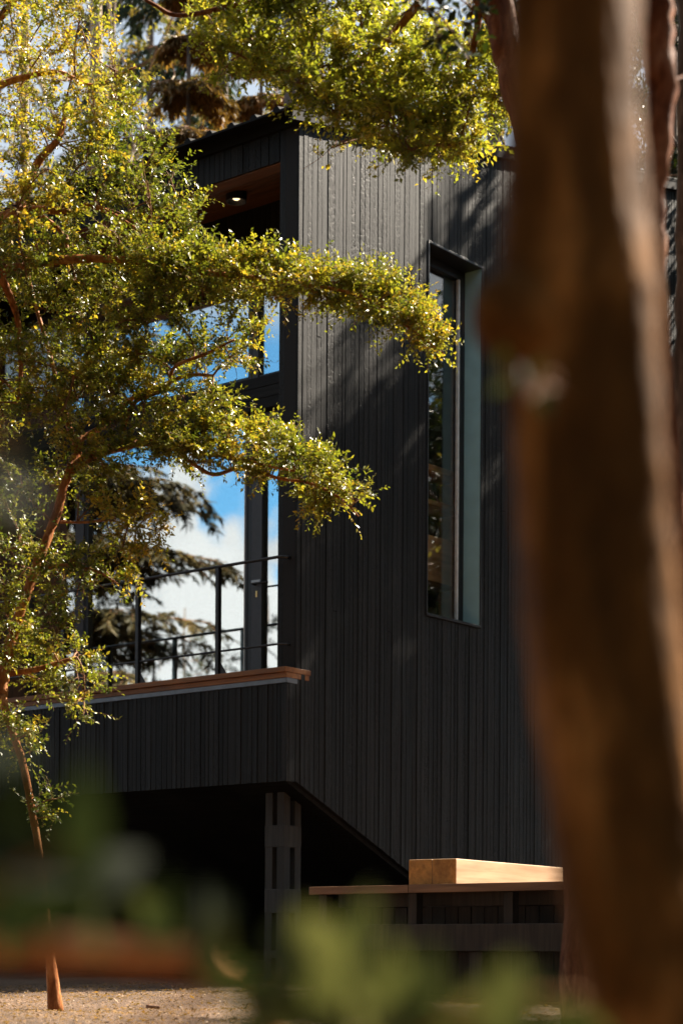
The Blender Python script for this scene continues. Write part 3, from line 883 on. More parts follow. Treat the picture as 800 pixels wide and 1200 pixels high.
while y > fR + .1:                                   # dark upright slats close the space below
    g_ = float(gz(*hw(SD + .33, y, 0)[:2])) - .03
    pb(SD + .32, y - .112, g_, SD + .345, y, ZD - .165).build('slat', M['leg'], plat)
    y -= .12 + rnd.uniform(0, .006)
for s in (SD + .25, .1, 1.2):
    pb(s, fR, ZD - .16, s + .05, fL - .1, ZD - .0335).build('joist', M['leg'], plat)
bench = empty('timber_block', tuple(hw(SD + .13, blk[1], ZD + .003)), math.pi / 2 - YAW + math.radians(4))
tag(bench, 'pale block of two thick sawn beams lying on the timber platform', 'timber block')
bw = float(house(481, 1036, 's', SD + .13)[1] - blk[1]) / 2
bh = float(house(534, 1006.5, 's', SD + .13)[2] - ZD)
endm = mat_wood('end_grain', 0, (.40, .17, .030), (.66, .33, .08), .55, 1.0)
M['beam_e'] = endm
for k in range(2):
    o = MB().box((0, k * bw + .001, 0), (1.75, (k + 1) * bw - .001, bh)).build('beam', M['beam_p'], bench, bevel=.006)
    o.data.materials.append(M['beam_e'])
    for p in o.data.polygons:
        if p.normal[0] < -.9: p.material_index = 1

# ------------------------------------------------------------------ trees
def P(*a): return [at(px, py, d) for px, py, d in a]
def px2m(d): return d / FPX
def fill(tree, poly, spacing, d0, d1, r, twigs, tint=.5, leaf=.028, ry=None, **kw):
    for (x, y) in scatter(poly, spacing):
        d = rnd.uniform(d0, d1)
        rr = r * rnd.uniform(.7, 1.3) * px2m(d)
        rz = (ry or r) * rnd.uniform(.7, 1.25) * px2m(d)
        tree.clump(at(x, y, d), (rr, rr * 1.1, rz), max(6, int(twigs * rnd.uniform(.7, 1.3))), leaf=leaf, tint=tint + rnd.uniform(-.16, .16), **kw)

# slender tree in front of the balcony
t1 = Tree(M['bark'], M['leaf'])
base1 = at(66, 1183, 12.3); base1[2] = float(gz(base1[0], base1[1])) - .02
m_ = px2m(12.3)
t1.limb([base1] + P((58, 1110, 12.3), (48, 1012, 12.3), (38, 950, 12.3), (27, 895, 12.3), (10, 842, 12.3), (3, 815, 12.35)), np.array([10, 5.2, 4.4, 4.4, 4.4, 4.6, 5.5]) * m_)
t1.limb(P((3, 815, 12.35), (8, 775, 12.4), (30, 700, 12.4), (48, 650, 12.45), (66, 605, 12.5), (80, 555, 12.5), (92, 530, 12.55)), np.array([6.5, 6.5, 6, 5.5, 5.5, 5, 5]) * m_, wob=.004)
t1.limb(P((80, 555, 12.5), (110, 532, 12.5), (142, 524, 12.5), (165, 519, 12.6), (200, 521, 12.6), (222, 540, 12.5), (250, 556, 12.5), (285, 548, 12.5), (325, 560, 12.5), (365, 567, 12.4), (400, 585, 12.4), (420, 605, 12.4)), np.array([6, 6, 5.5, 4.6, 3.4, 2.6, 2.4, 2.2, 2.0, 1.8, 1.4, .9]) * m_, 7)
t1.limb(P((200, 521, 12.6), (240, 532, 12.55), (275, 536, 12.5), (310, 545, 12.45), (345, 552, 12.4)), np.array([2.8, 2.2, 2, 1.8, 1.2]) * m_, 6)
t1.limb(P((92, 530, 12.55), (95, 515, 12.6), (120, 500, 12.7), (150, 470, 12.8), (190, 452, 12.8), (220, 440, 12.7), (250, 440, 12.6)), np.array([4.8, 4.2, 3.6, 3.2, 2.8, 2.4, 1.6]) * m_, 7)
t1.limb(P((142, 524, 12.5), (145, 500, 12.5), (160, 470, 12.4), (195, 455, 12.4), (205, 430, 12.3), (240, 415, 12.3), (275, 398, 12.3)), np.array([4, 3.2, 2.8, 2.4, 2.2, 1.8, 1.2]) * m_, 6)
t1.limb(P((8, 790, 12.4), (40, 785, 12.3), (65, 778, 12.3), (90, 770, 12.3)), np.array([4, 3.2, 2.8, 1.6]) * m_, 6)
t1.limb(P((40, 670, 12.45), (70, 662, 12.3), (110, 668, 12.2), (140, 685, 12.2)), np.array([2.6, 2, 1.6, 1]) * m_, 6)
t1.limb(P((72, 612, 12.5), (100, 612, 12.3), (130, 610, 12.2), (160, 618, 12.2)), np.array([2, 1.6, 1.3, .8]) * m_, 5)
t1.limb(P((92, 530, 12.55), (75, 480, 12.7), (60, 420, 12.8), (40, 350, 12.9), (30, 300, 12.9)), np.array([4, 3.6, 3, 2.4, 1.6]) * m_, 6)
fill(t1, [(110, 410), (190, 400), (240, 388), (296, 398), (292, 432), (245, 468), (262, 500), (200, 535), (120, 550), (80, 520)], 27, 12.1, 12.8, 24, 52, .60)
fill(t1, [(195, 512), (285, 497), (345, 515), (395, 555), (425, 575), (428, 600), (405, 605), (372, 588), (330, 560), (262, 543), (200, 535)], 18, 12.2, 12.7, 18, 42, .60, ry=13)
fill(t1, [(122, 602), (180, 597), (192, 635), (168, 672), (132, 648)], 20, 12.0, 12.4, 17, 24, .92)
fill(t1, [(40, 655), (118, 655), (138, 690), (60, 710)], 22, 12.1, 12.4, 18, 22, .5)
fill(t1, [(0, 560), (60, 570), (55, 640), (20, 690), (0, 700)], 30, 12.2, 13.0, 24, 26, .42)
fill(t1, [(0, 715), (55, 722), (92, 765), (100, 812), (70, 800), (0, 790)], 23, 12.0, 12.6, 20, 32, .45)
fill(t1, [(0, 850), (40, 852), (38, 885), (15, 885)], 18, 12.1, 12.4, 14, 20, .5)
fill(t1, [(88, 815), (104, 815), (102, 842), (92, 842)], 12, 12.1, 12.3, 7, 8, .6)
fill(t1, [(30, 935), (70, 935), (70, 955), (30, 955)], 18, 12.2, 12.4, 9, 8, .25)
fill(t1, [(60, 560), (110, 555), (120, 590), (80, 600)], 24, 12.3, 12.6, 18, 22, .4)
t1.build('slender_tree', 'slender leaning orange-barked tree with small glossy leaves in front of the balcony', base1)

# larger tree, its stem outside the picture
t2 = Tree(M['bark'], M['leaf'])
base2 = at(-170, 1180, 12.6); base2[2] = float(gz(base2[0], base2[1])) - .03
mm = px2m(12.6)
t2.limb([base2] + P((-165, 900, 12.6), (-140, 600, 12.7), (-110, 400, 12.7), (-70, 310, 12.7), (-20, 275, 12.7), (15, 255, 12.6), (30, 225, 12.6), (45, 190, 12.6), (70, 160, 12.6), (78, 120, 12.6)), np.array([24, 22, 19, 16, 12, 9, 7.5, 6, 5, 3.6, 2]) * mm)
t2.limb(P((-20, 275, 12.7), (10, 252, 12.7), (40, 246, 12.7), (75, 247, 12.6), (110, 242, 12.6), (150, 262, 12.6), (190, 290, 12.5)), np.array([8, 6, 5, 4.4, 3.4, 2.4, 1.4]) * mm, 7)
t2.limb(P((-110, 400, 12.7), (-60, 350, 12.5), (0, 320, 12.4), (70, 305, 12.3), (150, 305, 12.3), (230, 318, 12.2), (300, 326, 12.2), (370, 335, 12.1), (430, 350, 12.1), (480, 385, 12.0), (520, 415, 12.0)), np.array([9, 7.5, 6, 5, 4.2, 3.4, 2.8, 2.3, 1.8, 1.3, .7]) * mm, 7)
t2.limb(P((-140, 600, 12.7), (-100, 300, 12.4), (-70, 150, 12.3), (-40, 60, 12.2), (10, 10, 12.1), (40, -40, 12)), np.array([14, 10, 8, 6, 4, 2]) * mm)
t2.limb(P((-70, 150, 12.3), (-20, 110, 12.2), (30, 90, 12.2), (70, 85, 12.2), (110, 100, 12.2), (160, 78, 12.2)), np.array([6, 4.4, 3.5, 2.8, 2, 1]) * mm, 6)
t2.limb(P((0, 320, 12.4), (20, 370, 12.5), (25, 430, 12.6), (20, 480, 12.6)), np.array([5, 4, 3, 1.5]) * mm, 6)
t2.limb(P((40, 246, 12.7), (70, 270, 12.8), (85, 300, 12.8), (110, 310, 12.8)), np.array([3, 2.4, 2, 1]) * mm, 6)
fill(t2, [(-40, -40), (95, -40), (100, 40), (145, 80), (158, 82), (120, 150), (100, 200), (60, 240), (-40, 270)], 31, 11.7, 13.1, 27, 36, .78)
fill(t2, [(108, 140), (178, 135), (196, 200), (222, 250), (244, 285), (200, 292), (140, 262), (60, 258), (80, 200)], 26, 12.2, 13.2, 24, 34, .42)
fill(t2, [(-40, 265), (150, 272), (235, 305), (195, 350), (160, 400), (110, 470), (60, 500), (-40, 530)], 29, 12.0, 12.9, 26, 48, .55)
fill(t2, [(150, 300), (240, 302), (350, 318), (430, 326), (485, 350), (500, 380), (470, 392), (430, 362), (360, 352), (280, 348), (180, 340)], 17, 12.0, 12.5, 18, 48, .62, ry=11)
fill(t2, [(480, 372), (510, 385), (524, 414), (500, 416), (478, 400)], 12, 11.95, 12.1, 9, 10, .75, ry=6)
t2.build('myrtle_tree', 'orange-limbed tree reaching its leafy spray across the black wall towards the tall window', base2)

# reddish trunk with the canopy that hangs before the roof
t3 = Tree(M['bark_red'], M['leaf_y'])
b3 = at(690, 1180, 9.5); b3[2] = float(gz(b3[0], b3[1])) - .03
mr = px2m(9.3)
t3.limb([b3] + P((690, 800, 9.5), (672, 450, 9.4), (640, 230, 9.3), (608, 110, 9.3), (590, 40, 9.3), (580, -30, 9.3), (575, -160, 9.4), (560, -300, 9.6)), np.array([34, 30, 26, 23, 20, 18, 17, 14, 11]) * mr, 12, wob=.006)
t3.limb(P((575, -160, 9.4), (520, -190, 9.8), (450, -160, 10.3), (390, -100, 10.8), (340, -40, 11.2), (300, 0, 11.5), (250, 30, 11.7)), np.array([12, 10, 9, 8, 6, 4, 2]) * mr)
t3.limb(P((575, -160, 9.4), (560, -150, 9.8), (540, -80, 10.4), (500, -10, 11), (450, 50, 11.4), (400, 85, 11.6), (360, 95, 11.7)), np.array([12, 9, 8, 6.5, 5, 3.5, 2]) * mr)
t3.limb(P((540, -80, 10.4), (560, 0, 10.8), (550, 70, 11.2), (520, 120, 11.4), (480, 150, 11.5)), np.array([7, 5.5, 4.2, 3, 1.6]) * mr, 7)
t3.limb(P((560, 0, 10.8), (590, 70, 11.2), (600, 130, 11.4)), np.array([5, 3.6, 1.8]) * mr, 6)
t3.limb(P((300, 0, 11.5), (215, 18, 11.4), (180, 5, 11.3), (150, -15, 11.2)), np.array([4, 3.2, 2.6, 1.6]) * mr, 6)
t3.limb(P((470, 140, 11.5), (420, 160, 11.7), (395, 168, 11.8), (375, 185, 11.9), (355, 198, 11.9)), np.array([1.1, .8, .6, .5, .3]) * mr, 4)
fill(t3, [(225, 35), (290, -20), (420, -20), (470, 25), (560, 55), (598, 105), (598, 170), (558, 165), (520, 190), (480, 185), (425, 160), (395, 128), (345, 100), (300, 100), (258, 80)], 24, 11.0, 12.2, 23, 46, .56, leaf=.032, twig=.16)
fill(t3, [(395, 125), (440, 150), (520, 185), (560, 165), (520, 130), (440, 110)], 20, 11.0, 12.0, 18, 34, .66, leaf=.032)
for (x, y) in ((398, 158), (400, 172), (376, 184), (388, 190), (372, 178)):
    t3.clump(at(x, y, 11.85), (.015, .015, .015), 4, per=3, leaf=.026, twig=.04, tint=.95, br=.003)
b = t3.build('canopy_tree', 'red-barked leaning tree whose yellow-green canopy hangs over the cabin roof edge', b3)

# dark sprig of round leaves high up
t3b = Tree(M['bark_red'], M['leaf_d'])
t3b_base = at(742, 1180, 8.8); t3b_base[2] = float(gz(t3b_base[0], t3b_base[1])) - .03
m8 = px2m(8.8)
t3b.limb([t3b_base] + P((742, 700, 8.8), (715, 300, 8.8), (690, -20, 8.8), (640, -120, 8.8), (570, -110, 8.8), (530, -70, 8.8), (505, -25, 8.8), (500, 10, 8.8)), np.array([14, 13, 12, 10, 7, 4, 3, 2, 1]) * m8)
t3b.limb(P((570, -110, 8.8), (560, -40, 8.9), (552, 20, 9), (548, 60, 9)), np.array([3, 2, 1.5, .8]) * m8, 5)
for (x, y, r) in ((490, 5, 14), (520, 12, 16), (512, 38, 12), (500, -20, 18), (540, 0, 12), (555, 40, 12), (548, 70, 9), (470, -25, 14), (572, 18, 8)):
    d = rnd.uniform(8.7, 9.1)
    t3b.clump(at(x, y, d), (r * px2m(d),) * 3, 6, per=4, leaf=.055, twig=.07, tint=.3, br=.006)
t3b.build('dark_leaved_tree', 'slim tree with dark round leaves hanging beside the red trunk', t3b_base)

# great out-of-focus trunk close by
t4 = Tree(M['bark_big'], M['leaf_big'])
DT = 2.25; mt = px2m(DT)
g4 = at(985, 1960, DT); g4[2] = float(gz(g4[0], g4[1])) - .05
pts = [g4] + P((930, 1700, DT), (860, 1420, DT), (800, 1220, DT), (754, 1060, DT), (728, 920, DT), (707, 760, DT), (693, 600, DT), (682, 430, DT), (677, 350, DT), (675, 250, DT), (672, 100, DT), (672, -60, DT), (674, -300, DT), (680, -700, DT))
rad = np.array([150, 132, 116, 104, 98, 95, 93, 89, 88, 90, 82, 76, 75, 72, 66]) * mt
pp, rr_ = catmull(pts, rad, 8)
SD_ = 40; V_ = []; F_ = []
for i, (p, r) in enumerate(zip(pp, rr_)):
    for j in range(SD_):
        q = 2 * math.pi * j / SD_
        nn = 1 + .035 * math.sin(3 * q + p[2] * 2.1) + .025 * math.sin(5 * q - p[2] * 4.7) + .015 * math.sin(9 * q + p[2] * 13) + .012 * rnd.gauss(0, 1)
        V_.append((p[0] + r * nn * math.cos(q), p[1] + r * nn * math.sin(q), p[2]))
for i in range(len(pp) - 1):
    for j in range(SD_):
        j2 = (j + 1) % SD_
        F_.append((i * SD_ + j, i * SD_ + j2, (i + 1) * SD_ + j2, (i + 1) * SD_ + j))
t4.thick.v, t4.thick.f = V_, F_
t4.thick.tube(P((665, 400, DT), (625, 382, DT - .02), (595, 368, DT - .03), (572, 360, DT - .03), (558, 356, DT - .03), (553, 355, DT - .03)), np.array([78, 66, 52, 40, 28, 12]) * mt, 18)
t4.attach = pp[::6]
for (x, y, n_l) in ((620, 468, 3),):
    t4.clump(at(x, y, DT - .24), (.008,) * 3, n_l, per=3, leaf=.022, twig=.03, tint=.25, br=.002)
for k in range(150):                                  # unseen crown added overhead to block skylight
    g = unit(rng.normal(size=3)) * rnd.uniform(.2, 1) ** .5
    q = np.array([.2, 3.2, 11.2]) + g * np.array([5.0, 6.3, 2.6])
    t4.clump(q, np.array([.9, .9, .4]), 24, per=9, leaf=.14, twig=.55, tint=.3, br=.03)
t4.limb([pp[-1], pp[-1] + np.array([0.1, 0.3, 3.0]), np.array([.4, 3.2, 11.5]), np.array([.2, 3.4, 13.2])], [.066, .06, .05, .02], 9)
for k in range(9):
    a = k * .7; e = np.array([.2 + 3.6 * math.cos(a), 3.2 + 4.4 * math.sin(a), 11.0 + rnd.uniform(-.6, 1)])
    t4.limb([np.array([.35, 2.9, 8.6 + .3 * k]), (np.array([.35, 2.9, 9.8]) + e) / 2 + np.array([0, 0, .5]), e], [.045, .03, .012], 6)
t4.build('near_tree', 'thick brown trunk with a knot stub, standing out of focus before the platform', g4, crown='sprig_and_added_crown')

# two trunks beyond it
t5 = Tree(M['bark_red'], M['leaf_d'])
m5 = px2m(6.5)
b5 = at(830, 1250, 6.5); b5[2] = float(gz(b5[0], b5[1])) - .03
t5.limb([b5] + P((812, 900, 6.5), (790, 640, 6.5), (772, 430, 6.5), (766, 300, 6.5), (768, 220, 6.5), (775, 120, 6.5), (770, 40, 6.5), (765, -60, 6.5), (770, -300, 6.5), (760, -500, 6.5)), np.array([26, 22, 18, 15, 14, 13, 17, 20, 22, 20, 16]) * m5, 12, wob=.004)
t5.limb(P((775, 100, 6.5), (800, 90, 6.6), (830, 80, 6.7)), np.array([3, 2, 1.5]) * m5, 5)
for _ in range(10):
    t5.clump(at(rnd.uniform(760, 1000), rnd.uniform(-600, -350), rnd.uniform(6, 7.5)), (.3, .3, .18), 30, leaf=.04, tint=.5)
t5.limb([at(760, -500, 6.5), np.array([1.4, 6.9, 8.2]), np.array([2.4, 8.2, 10.0]), np.array([3.0, 9.0, 11.5])], [.046, .05, .04, .02], 8)
for _ in range(60):  # unseen crown added high up to shade the ground
    g = unit(rng.normal(size=3)) * rnd.uniform(.2, 1) ** .5
    t5.clump(np.array([3.0, 8.6, 11.2]) + g * np.array([2.6, 2.8, 1.5]), np.array([.8, .8, .4]), 24, per=9, leaf=.13, twig=.5, tint=.4, br=.025)
t5.build('crooked_tree', 'crooked red-barked trunk sunlit along one edge behind the thick trunk', b5)
t6 = Tree(M['bark_grey'], M['leaf_d'])
m6 = px2m(10)
b6 = at(806, 1185, 10); b6[2] = float(gz(b6[0], b6[1])) - .03
t6.limb([b6] + P((803, 800, 10), (802, 500, 10), (804, 300, 10), (806, 150, 10), (806, -50, 10), (810, -400, 10)), np.array([16, 14, 13, 12, 12, 11, 9]) * m6, 10, wob=.006)
for _ in range(12):
    t6.clump(at(rnd.uniform(760, 1000), rnd.uniform(-400, -120), rnd.uniform(9.5, 11.5)), (.4, .4, .25), 30, leaf=.045, tint=.4)
t6.build('grey_tree', 'slim grey trunk standing beside the crooked red one', b6)

# ------------------------------------------------------------------ trees further off
def broad_tree(name, label, x, y, h, crown, n, leaf, tint, mat, bark, tr=.14, twigs=40, group=None, per=10, lean=0.0, lowest=.45, flat=.4):
    """crown: (rx, ry, rz, height of its middle)"""
    z0 = float(gz(x, y)) - .05
    t = Tree(bark, mat)
    a = rnd.uniform(0, 6.28)
    top = np.array([x + lean, y, z0 + h])
    pts = [np.array([x, y, z0]), np.array([x + lean * .3 + .1 * math.cos(a), y + .1 * math.sin(a), z0 + h * .3]), np.array([x + lean * .6 - .1 * math.cos(a), y, z0 + h * .6]), top]
    p = t.limb(pts, [tr * 1.25, tr, tr * .7, tr * .18], 10, wob=.012)
    rx, ry, rz, zc_ = crown
    c = np.array([x + lean * .6, y, z0 + zc_])
    nl = max(4, n // 12)
    for k in range(nl):
        i = int(len(p) * rnd.uniform(lowest, .92)); st = p[i]
        g = unit(rng.normal(size=3)) * np.array([rx, ry, rz]) * .75
        e = c + g
        mid = (st + e) / 2 + np.array([0, 0, .12 * np.linalg.norm(e - st)])
        t.limb([st, mid, e], [tr * .22, tr * .13, tr * .05], 6, wob=.03)
    for k in range(n):
        g = unit(rng.normal(size=3)) * rnd.uniform(.35, 1.0) ** .6
        q = c + g * np.array([rx, ry, rz])
        sc = leaf / .028
        t.clump(q, np.array([.17, .17, .11]) * sc * rnd.uniform(.7, 1.5), twigs, per=per, leaf=leaf, twig=.11 * sc, tint=tint + rnd.uniform(-.2, .2), br=.008 * sc * .7, flat=flat)
    return t.build(name, label, (x, y, z0), group)
def conifer(name, label, x, y, h, r, mat, tint, n=70, per=70, L=.30, Wd=.05, droop=.45, bark=None, tr=.2, group=None, start=.12, lean=0):
    z0 = float(gz(x, y)) - .05
    t = Tree(bark or M['bark_grey'], mat)
    p = t.limb([np.array([x, y, z0]), np.array([x + lean * .3, y, z0 + h * .35]), np.array([x + lean * .7, y, z0 + h * .7]), np.array([x + lean, y, z0 + h])], [tr, tr * .8, tr * .45, .02], 10)
    u = start + (1 - start) * np.sqrt(rng.random(n)) ; u = np.sort(rng.random(n)) * (1 - start) + start
    ang = rng.random(n) * 6.283 + np.arange(n) * 2.4
    st = p[np.clip((u * (len(p) - 1)).astype(int), 0, len(p) - 1)]
    ln = r * (1.06 - u) ** .7 * (.6 + .6 * rng.random(n)) / (1.06 - start) ** .7
    d = np.stack([np.cos(ang), np.sin(ang), .15 + 0 * ang], 1)
    k = 7; q = np.linspace(0, 1, k)[None, :, None]
    br = st[:, None, :] + d[:, None, :] * ln[:, None, None] * q - np.array([0, 0, 1.0]) * droop * ln[:, None, None] * q ** 2
    t.tubes(br, np.full(n, .035), np.full(n, .006), 4)
    # side branchlets
    m = 9
    w = np.repeat(np.arange(n), m); uu = np.tile(np.linspace(.22, 1, m), n) + rng.normal(size=n * m) * .03
    uu = np.clip(uu, .1, 1); xx = uu * (k - 1); i0 = np.minimum(xx.astype(int), k - 2); fr = (xx - i0)[:, None]
    s_ = br[w, i0] * (1 - fr) + br[w, i0 + 1] * fr
    ax = unit(br[w, i0 + 1] - br[w, i0]); sd = unit(np.cross(ax, np.array([0, 0, 1.0]))) * np.where(np.arange(n * m) % 2, 1, -1)[:, None]
    bl = (ln[w] * .34 * (1.15 - .6 * uu))[:, None]
    e_ = s_ + unit(ax * .8 + sd * .8 + rng.normal(size=s_.shape) * .2) * bl - np.array([0, 0, .35]) * bl
    sub = curve(s_, e_, 4, .05, .05)
    t.tubes(sub, np.full(n * m, .010), np.full(n * m, .003), 3)
    t.sprays(sub, max(8, per // 6), L, Wd, tint, .22, droop)
    t.sprays(br, per // 3, L, Wd, tint, .22, droop)
    return t.build(name, label, (x, y, z0), group)

def gxy(px, d):
    p = at(px, 1100, d); return float(p[0]), float(p[1])
x, y = gxy(112, 30)
broad_tree('pale_trunk_tree', 'tall slim pale-trunked tree with airy yellowing leaves behind the cabin', x, y, 22, (2.6, 2.2, 6.5, 14.5), 60, .075, .62, M['leaf_bg'], M['bark_pale'], .17, 16, lowest=.4)
x, y = gxy(255, 34)
conifer('cypress_tree', 'dark blue-green conifer with drooping sprays rising behind the cabin roof', x, y, 23, 4.2, M['leaf_con'], .45, 150, 120, .24, .045, .5)
x, y = gxy(215, 25)
conifer('russet_conifer', 'small russet-brown conifer just above the cabin roof line', x, y, 13.6, 1.5, M['leaf_brown'], .40, 260, 120, .13, .035, .4, tr=.09)
x, y = gxy(352, 24.5)
broad_tree('dark_trunk_tree', 'thick dark trunk rising straight behind the roof corner', x, y, 24, (3.5, 3, 4.5, 18.5), 45, .07, .5, M['leaf_bg'], M['bark_grey'], .34, 22, lowest=.5)
x, y = gxy(300, 27)
conifer('rusty_conifer', 'yellow-brown bushy conifer beside the dark trunk behind the roof', x, y, 13.6, 1.8, M['leaf_brown'], .62, 260, 120, .13, .04, .4, tr=.09)
x, y = gxy(440, 40)
broad_tree('golden_tree', 'golden-leaved tree far behind the cabin roof', x, y, 25, (4.5, 4, 7, 17), 60, .10, .85, M['leaf_bg'], M['bark_pale'], .22, 22)
x, y = gxy(575, 36)
broad_tree('olive_tree', 'thin grey-stemmed tree with olive leaves behind the red trunk', x, y, 24, (3, 3, 7, 15), 50, .09, .45, M['leaf_bg'], M['bark_grey'], .2, 20)
x, y = gxy(20, 40)
broad_tree('hazy_tree', 'soft yellow-green tree far behind the pale slim trunk', x, y, 24, (5, 4, 7, 15), 70, .10, .6, M['leaf_bg'], M['bark_pale'], .2, 20)
x, y = gxy(170, 46)
conifer('far_conifer', 'tall dim conifer farthest behind the pale trunk', x, y, 30, 4.5, M['leaf_con'], .4, 110, 50, .42, .07, .5)
gshade = 'trees along the far side of the cabin'
# trees beside and beyond the long wall
for k, (s, f, h, rx, zc_, n) in enumerate(((8.0, -2.1, 13.4, 1.15, 8.5, 150), (9.8, -2.6, 14.0, 1.2, 9.6, 140), (12.6, -3.6, 18, 1.7, 12.0, 80))):
    q = hw(s, f, 0)
    broad_tree('wall_tree', ('narrow dense tree standing close along the long cabin wall', 'second narrow tree along the long cabin wall', 'taller tree beyond the end of the cabin wall')[k], float(q[0]), float(q[1]), h, (rx, rx, (4.6, 4.2, 5.5)[k], zc_), n, .07, .35, M['leaf_bg'], M['bark_grey'], .14, 26, lowest=.25)
for k, (px, d, h, rx, n, tint) in enumerate(((775, 27, 19, 2.2, 110, .15), (850, 25, 17, 2.4, 110, .2), (700, 31, 20, 2.6, 90, .25))):
    x, y = gxy(px, d)
    broad_tree('thicket_tree', ('dense dark tree filling the gap behind the crooked trunk', 'dense dark tree past the end of the cabin behind the grey trunk', 'tall dark tree rising behind the long cabin roof')[k], x, y, h, (rx, rx, h * .42, h * .55), n, .10, tint, M['leaf_d'], M['bark_grey'], .16, 26, lowest=.2)
for k, (px, d, h, tint) in enumerate(((905, 30, 17, .3), (1150, 34, 15, .4), (800, 40, 20, .3), (1900, 14, 11, .5))):
    x, y = gxy(px, d)
    broad_tree('forest_tree', ('shady broad tree beyond the grey trunk', 'full round-crowned tree to the side of the platform', 'distant dark tree seen past the crooked trunk', 'sunny broad tree standing out beyond the platform')[k], x, y, h, (3.2, 3.2, 5.5, h * .52), 55, .10, tint, M['leaf_bg'], M['bark_grey'], .2, 24, lowest=.2)

# trees that the big panes mirror, out beyond the slender tree
def mirror(px, py, t):
    h_ = house(px, py, 's', D + .035); p = hw(*h_)
    d = p - CAMP; d = d / np.linalg.norm(d)
    r = d - 2 * (d @ US) * US
    return p + r * t
q = mirror(62, 650, 24)
conifer('wide_conifer', 'dark wide-branched conifer mirrored in the big balcony pane', float(q[0]), float(q[1]), 27, 4.1, M['leaf_con_d'], .5, 480, 260, .24, .06, .18, tr=.26, start=.14)
q = mirror(312, 760, 34)
broad_tree('twiggy_tree', 'small twiggy tree mirrored low in the balcony door', float(q[0]), float(q[1]), 10.2, (1.5, 1.5, 2.5, 7.2), 26, .07, .3, M['leaf_d'], M['bark_grey'], .1, 16)
q = mirror(215, 780, 40)
broad_tree('small_tree', 'grey small-crowned tree mirrored at the foot of the big pane', float(q[0]), float(q[1]), 11.0, (1.3, 1.3, 2.0, 8.4), 24, .07, .3, M['leaf_d'], M['bark_grey'], .1, 14)
q = mirror(180, 775, 31)
broad_tree('bushy_tree', 'bushy low tree mirrored beside the dark conifer', float(q[0]), float(q[1]), 8.8, (1.6, 1.6, 2.2, 6.4), 26, .07, .3, M['leaf_d'], M['bark_grey'], .1, 16)

# wood added to block skylight: copies of two kinds, behind the viewer and off to the side
def copy_thing(o, loc, rz, sc, label, group):
    r = o.copy(); COL.objects.link(r); r.location = loc; r.rotation_euler = (0, 0, rz); r.scale = (sc,) * 3
    r['label'] = label; r['group'] = group
    for ch in o.children:
        c = ch.copy(); COL.objects.link(c); c.parent = r
WL, WG = 'broad dark-leaved tree added around the clearing to block skylight', 'trees added to the surrounding wood to block skylight'
w1 = broad_tree('added_wood_tree', WL, 13, -8, 14, (3.6, 3.6, 5.2, 7.6), 120, .14, .35, M['leaf_d'], M['bark_grey'], .22, 24, WG, lowest=.15)
w2 = broad_tree('added_wood_tree', WL, -9, -12, 15, (3.4, 3.4, 5.8, 8.2), 120, .14, .5, M['leaf_d'], M['bark_grey'], .22, 24, WG, lowest=.15)
for k, (x, y, sc) in enumerate(((6, -10, 1.1), (0, -11, 1.0), (-5, -13, 1.15), (-15, -9, 1.0), (17, -3, 1.1), (15.5, 3, .95), (19, 8, .9), (18, 14, .85), (20, 20, .9), (24, 27, 1.0), (-19, -14, 1.2), (-13, -17, 1.3), (10, -13, 1.3), (22, 1, 1.2), (24, 12, 1.1), (3, -16, 1.4), (-28, -16, 1.3), (-2, -7, .8), (9, -5, .8), (13.5, 21.5, .86), (17, 25.5, .95), (12.5, 14.5, .8), (14, 8.5, .95), (-14, 7, 1.0), (-18, 10, 1.0), (-12, 1, 1.1), (-10, -5, 1.0), (-24, 8, 1.2), (-17, 2, 1.2), (-8, 7, 1.0), (-11, 10.5, 1.1), (-6.5, 1.5, 1.1), (-15.5, 12, .95), (-13, 5, 1.3), (8.6, 12.4, .82), (11, 4.6, .9), (7, -1.5, .9))):
    copy_thing((w1, w2)[k % 2], (x, y, float(gz(x, y)) - .05), rnd.uniform(0, 6.28), sc, WL, WG)

# ------------------------------------------------------------------ near shrub: big soft leaves and a bare orange branch
KN = 1.45
sh_base = np.array([-.8, 1.38, float(gz(-.8, 1.38)) - .02])
def PN(*a): return [at(px, py, d * KN) for px, py, d in a]
shrub = empty('near_shrub', tuple(sh_base)); tag(shrub, 'blurred broad-leaved shrub low in front, with a bare orange branch', 'shrub')
st = MB()
def stem(pts, r, mat, name='stem'):
    p, q = catmull(pts, r)
    MB().tube(p - sh_base, q, 9).build(name, mat, shrub, True)
stem([sh_base] + PN((-420, 1500, 1.25), (-200, 1150, 1.3), (-60, 1112, 1.3), (60, 1110, 1.3), (150, 1116, 1.3), (240, 1128, 1.3), (300, 1170, 1.28), (330, 1240, 1.25)), np.array([18, 17, 16, 15.5, 15, 14.5, 13, 8, 4]) * .001 * KN, M['bark_or'], 'branch')
stem([sh_base] + PN((-700, 1500, .95), (-420, 900, .8), (-200, 560, .72), (-60, 500, .7), (10, 540, .7)), np.array([9, 8, 6, 4, 2, 1]) * .001 * KN, M['bark'])
stem([sh_base] + PN((-300, 1700, 1.0), (0, 1330, 1.0), (180, 1200, 1.0), (330, 1130, 1.0), (400, 1095, 1.0)), np.array([7, 6, 4.5, 3, 2, 1]) * .001 * KN, M['bark'])
stem([sh_base] + PN((-200, 1800, 1.0), (200, 1420, .95), (420, 1270, .95), (560, 1180, .95), (680, 1170, .95)), np.array([7, 6, 4.5, 3, 2, 1]) * .001 * KN, M['bark'])
stem([sh_base] + PN((-500, 1500, .9), (-200, 1180, .85), (-40, 1060, .85), (80, 990, .85)), np.array([7, 6, 4.5, 3, 1]) * .001 * KN, M['bark'])
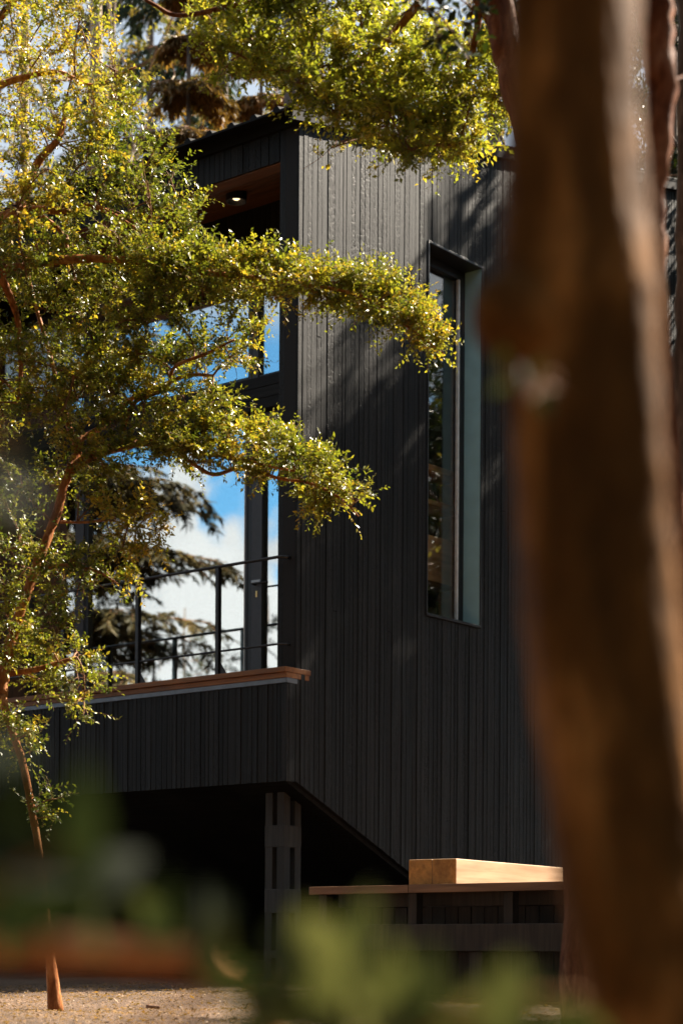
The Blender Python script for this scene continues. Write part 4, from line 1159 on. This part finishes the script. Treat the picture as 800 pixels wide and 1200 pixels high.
def leaf_mesh():
    v, f = [], []
    n = 8
    for i in range(n + 1):
        u = i / n; w = math.sin(math.pi * u ** .8) * .27 * (1 - .25 * u); z = -.22 * u * u
        v += [(u, -w, z + .16 * w), (u, 0, z - .02), (u, w, z + .16 * w)]
    for i in range(n):
        a = 3 * i; f += [(a, a + 3, a + 4, a + 1), (a + 1, a + 4, a + 5, a + 2)]
    me = bpy.data.meshes.new('leaf'); me.from_pydata(v, [], f); me.materials.append(M['leaf_big'])
    me.polygons.foreach_set('use_smooth', np.ones(len(me.polygons), bool)); me.update()
    return me
LM = [leaf_mesh() for _ in range(4)]
for i, me in enumerate(LM):
    a = me.attributes.new('tint', 'FLOAT', 'POINT'); a.data.foreach_set('value', np.full(len(me.vertices), [.1, .4, .7, 1][i], np.float32))
near = [(30, 1000, .85, .06, 0), (95, 960, .85, .055, 0), (70, 1050, .88, .06, 0), (0, 1060, .85, .055, 0), (130, 1020, .9, .045, 0), (10, 950, .85, .05, 0), (110, 1075, .95, .045, 1),
        (0, 520, .70, .03, 1), (15, 570, .70, .028, 0), (-20, 600, .72, .03, 1), (5, 1100, 1.1, .03, 1), (-10, 880, .82, .04, 0)]
for (x0, y0, x1, y1, n, k0) in ((140, 1070, 260, 1088, 3, 1), (230, 1105, 300, 1150, 3, 1), (335, 1085, 425, 1110, 5, 2), (300, 1130, 460, 1170, 6, 1), (400, 1150, 700, 1200, 18, 2), (270, 1180, 420, 1215, 6, 1), (440, 1195, 720, 1230, 12, 1)):
    for _ in range(n):
        near.append((rnd.uniform(x0, x1), rnd.uniform(y0, y1), rnd.uniform(.92, 1.02), rnd.uniform(.036, .05), min(3, max(0, k0 + rnd.choice((-1, 0, 0, 1))))))
for (px, py, d, L, k) in near:
    o = bpy.data.objects.new('leaf', LM[k]); COL.objects.link(o); o.parent = shrub
    L *= KN; o.scale = (L, L, L)
    o.rotation_euler = (rnd.uniform(.7, 1.5), rnd.uniform(0, 6.28), rnd.uniform(-.6, .6))
    c = at(px, py, d * KN) - sh_base
    R_ = o.rotation_euler.to_matrix() @ Vector((L * .45, 0, 0))
    o.location = Vector(c) - R_

# ------------------------------------------------------------------ leaf litter and a chip of wood on the soil
n = 16000
lx = rng.uniform(-3.2, 1.4, n); ly = 9.6 + 7 * rng.random(n) ** 1.3
lz = gz(lx, ly) + .012
tl = Tree(M['twig'], M['leaf_brown'])
dd = unit(np.stack([rng.normal(size=n), rng.normal(size=n), rng.normal(size=n) * .25], 1))
nn = unit(np.stack([rng.normal(size=n) * .35, rng.normal(size=n) * .35, np.ones(n)], 1)); nn = unit(nn - dd * (nn * dd).sum(1, keepdims=True))
LL = rng.uniform(.008, .03, n) * np.where(rng.random(n) < .06, 2.2, 1)
v = np.empty((n, 4, 3)); ps = np.stack([lx, ly, lz], 1); sdv = np.cross(nn, dd); Wd = (LL * rng.uniform(.15, .6, n))[:, None]
v[:, 0] = ps; v[:, 1] = ps + dd * LL[:, None] * .5 + sdv * Wd * .5; v[:, 2] = ps + dd * LL[:, None]; v[:, 3] = ps + dd * LL[:, None] * .5 - sdv * Wd * .5 + nn * .003
me = fast_mesh('leaf_litter', v.reshape(-1, 3), np.arange(4 * n).reshape(-1, 4), np.full(n, 4))
a = me.attributes.new('tint', 'FLOAT', 'POINT'); a.data.foreach_set('value', np.repeat(rng.random(n), 4).astype(np.float32))
tag(link('leaf_litter', me, M['leaf_brown']), 'dry leaf litter and bark scraps strewn over the soil', 'litter', kind='stuff')
q = at(179, 1160, 12.6); zq = float(gz(q[0], q[1]))
chip = MB().box((-.045, -.02, 0), (.045, .02, .035)).build('wood_chip', M['deck'], None, bevel=.008)
chip.location = (q[0], q[1], zq - .003); chip.rotation_euler = (0.05, .08, .5)
tag(chip, 'small brown wood offcut lying on the bare soil', 'offcut')
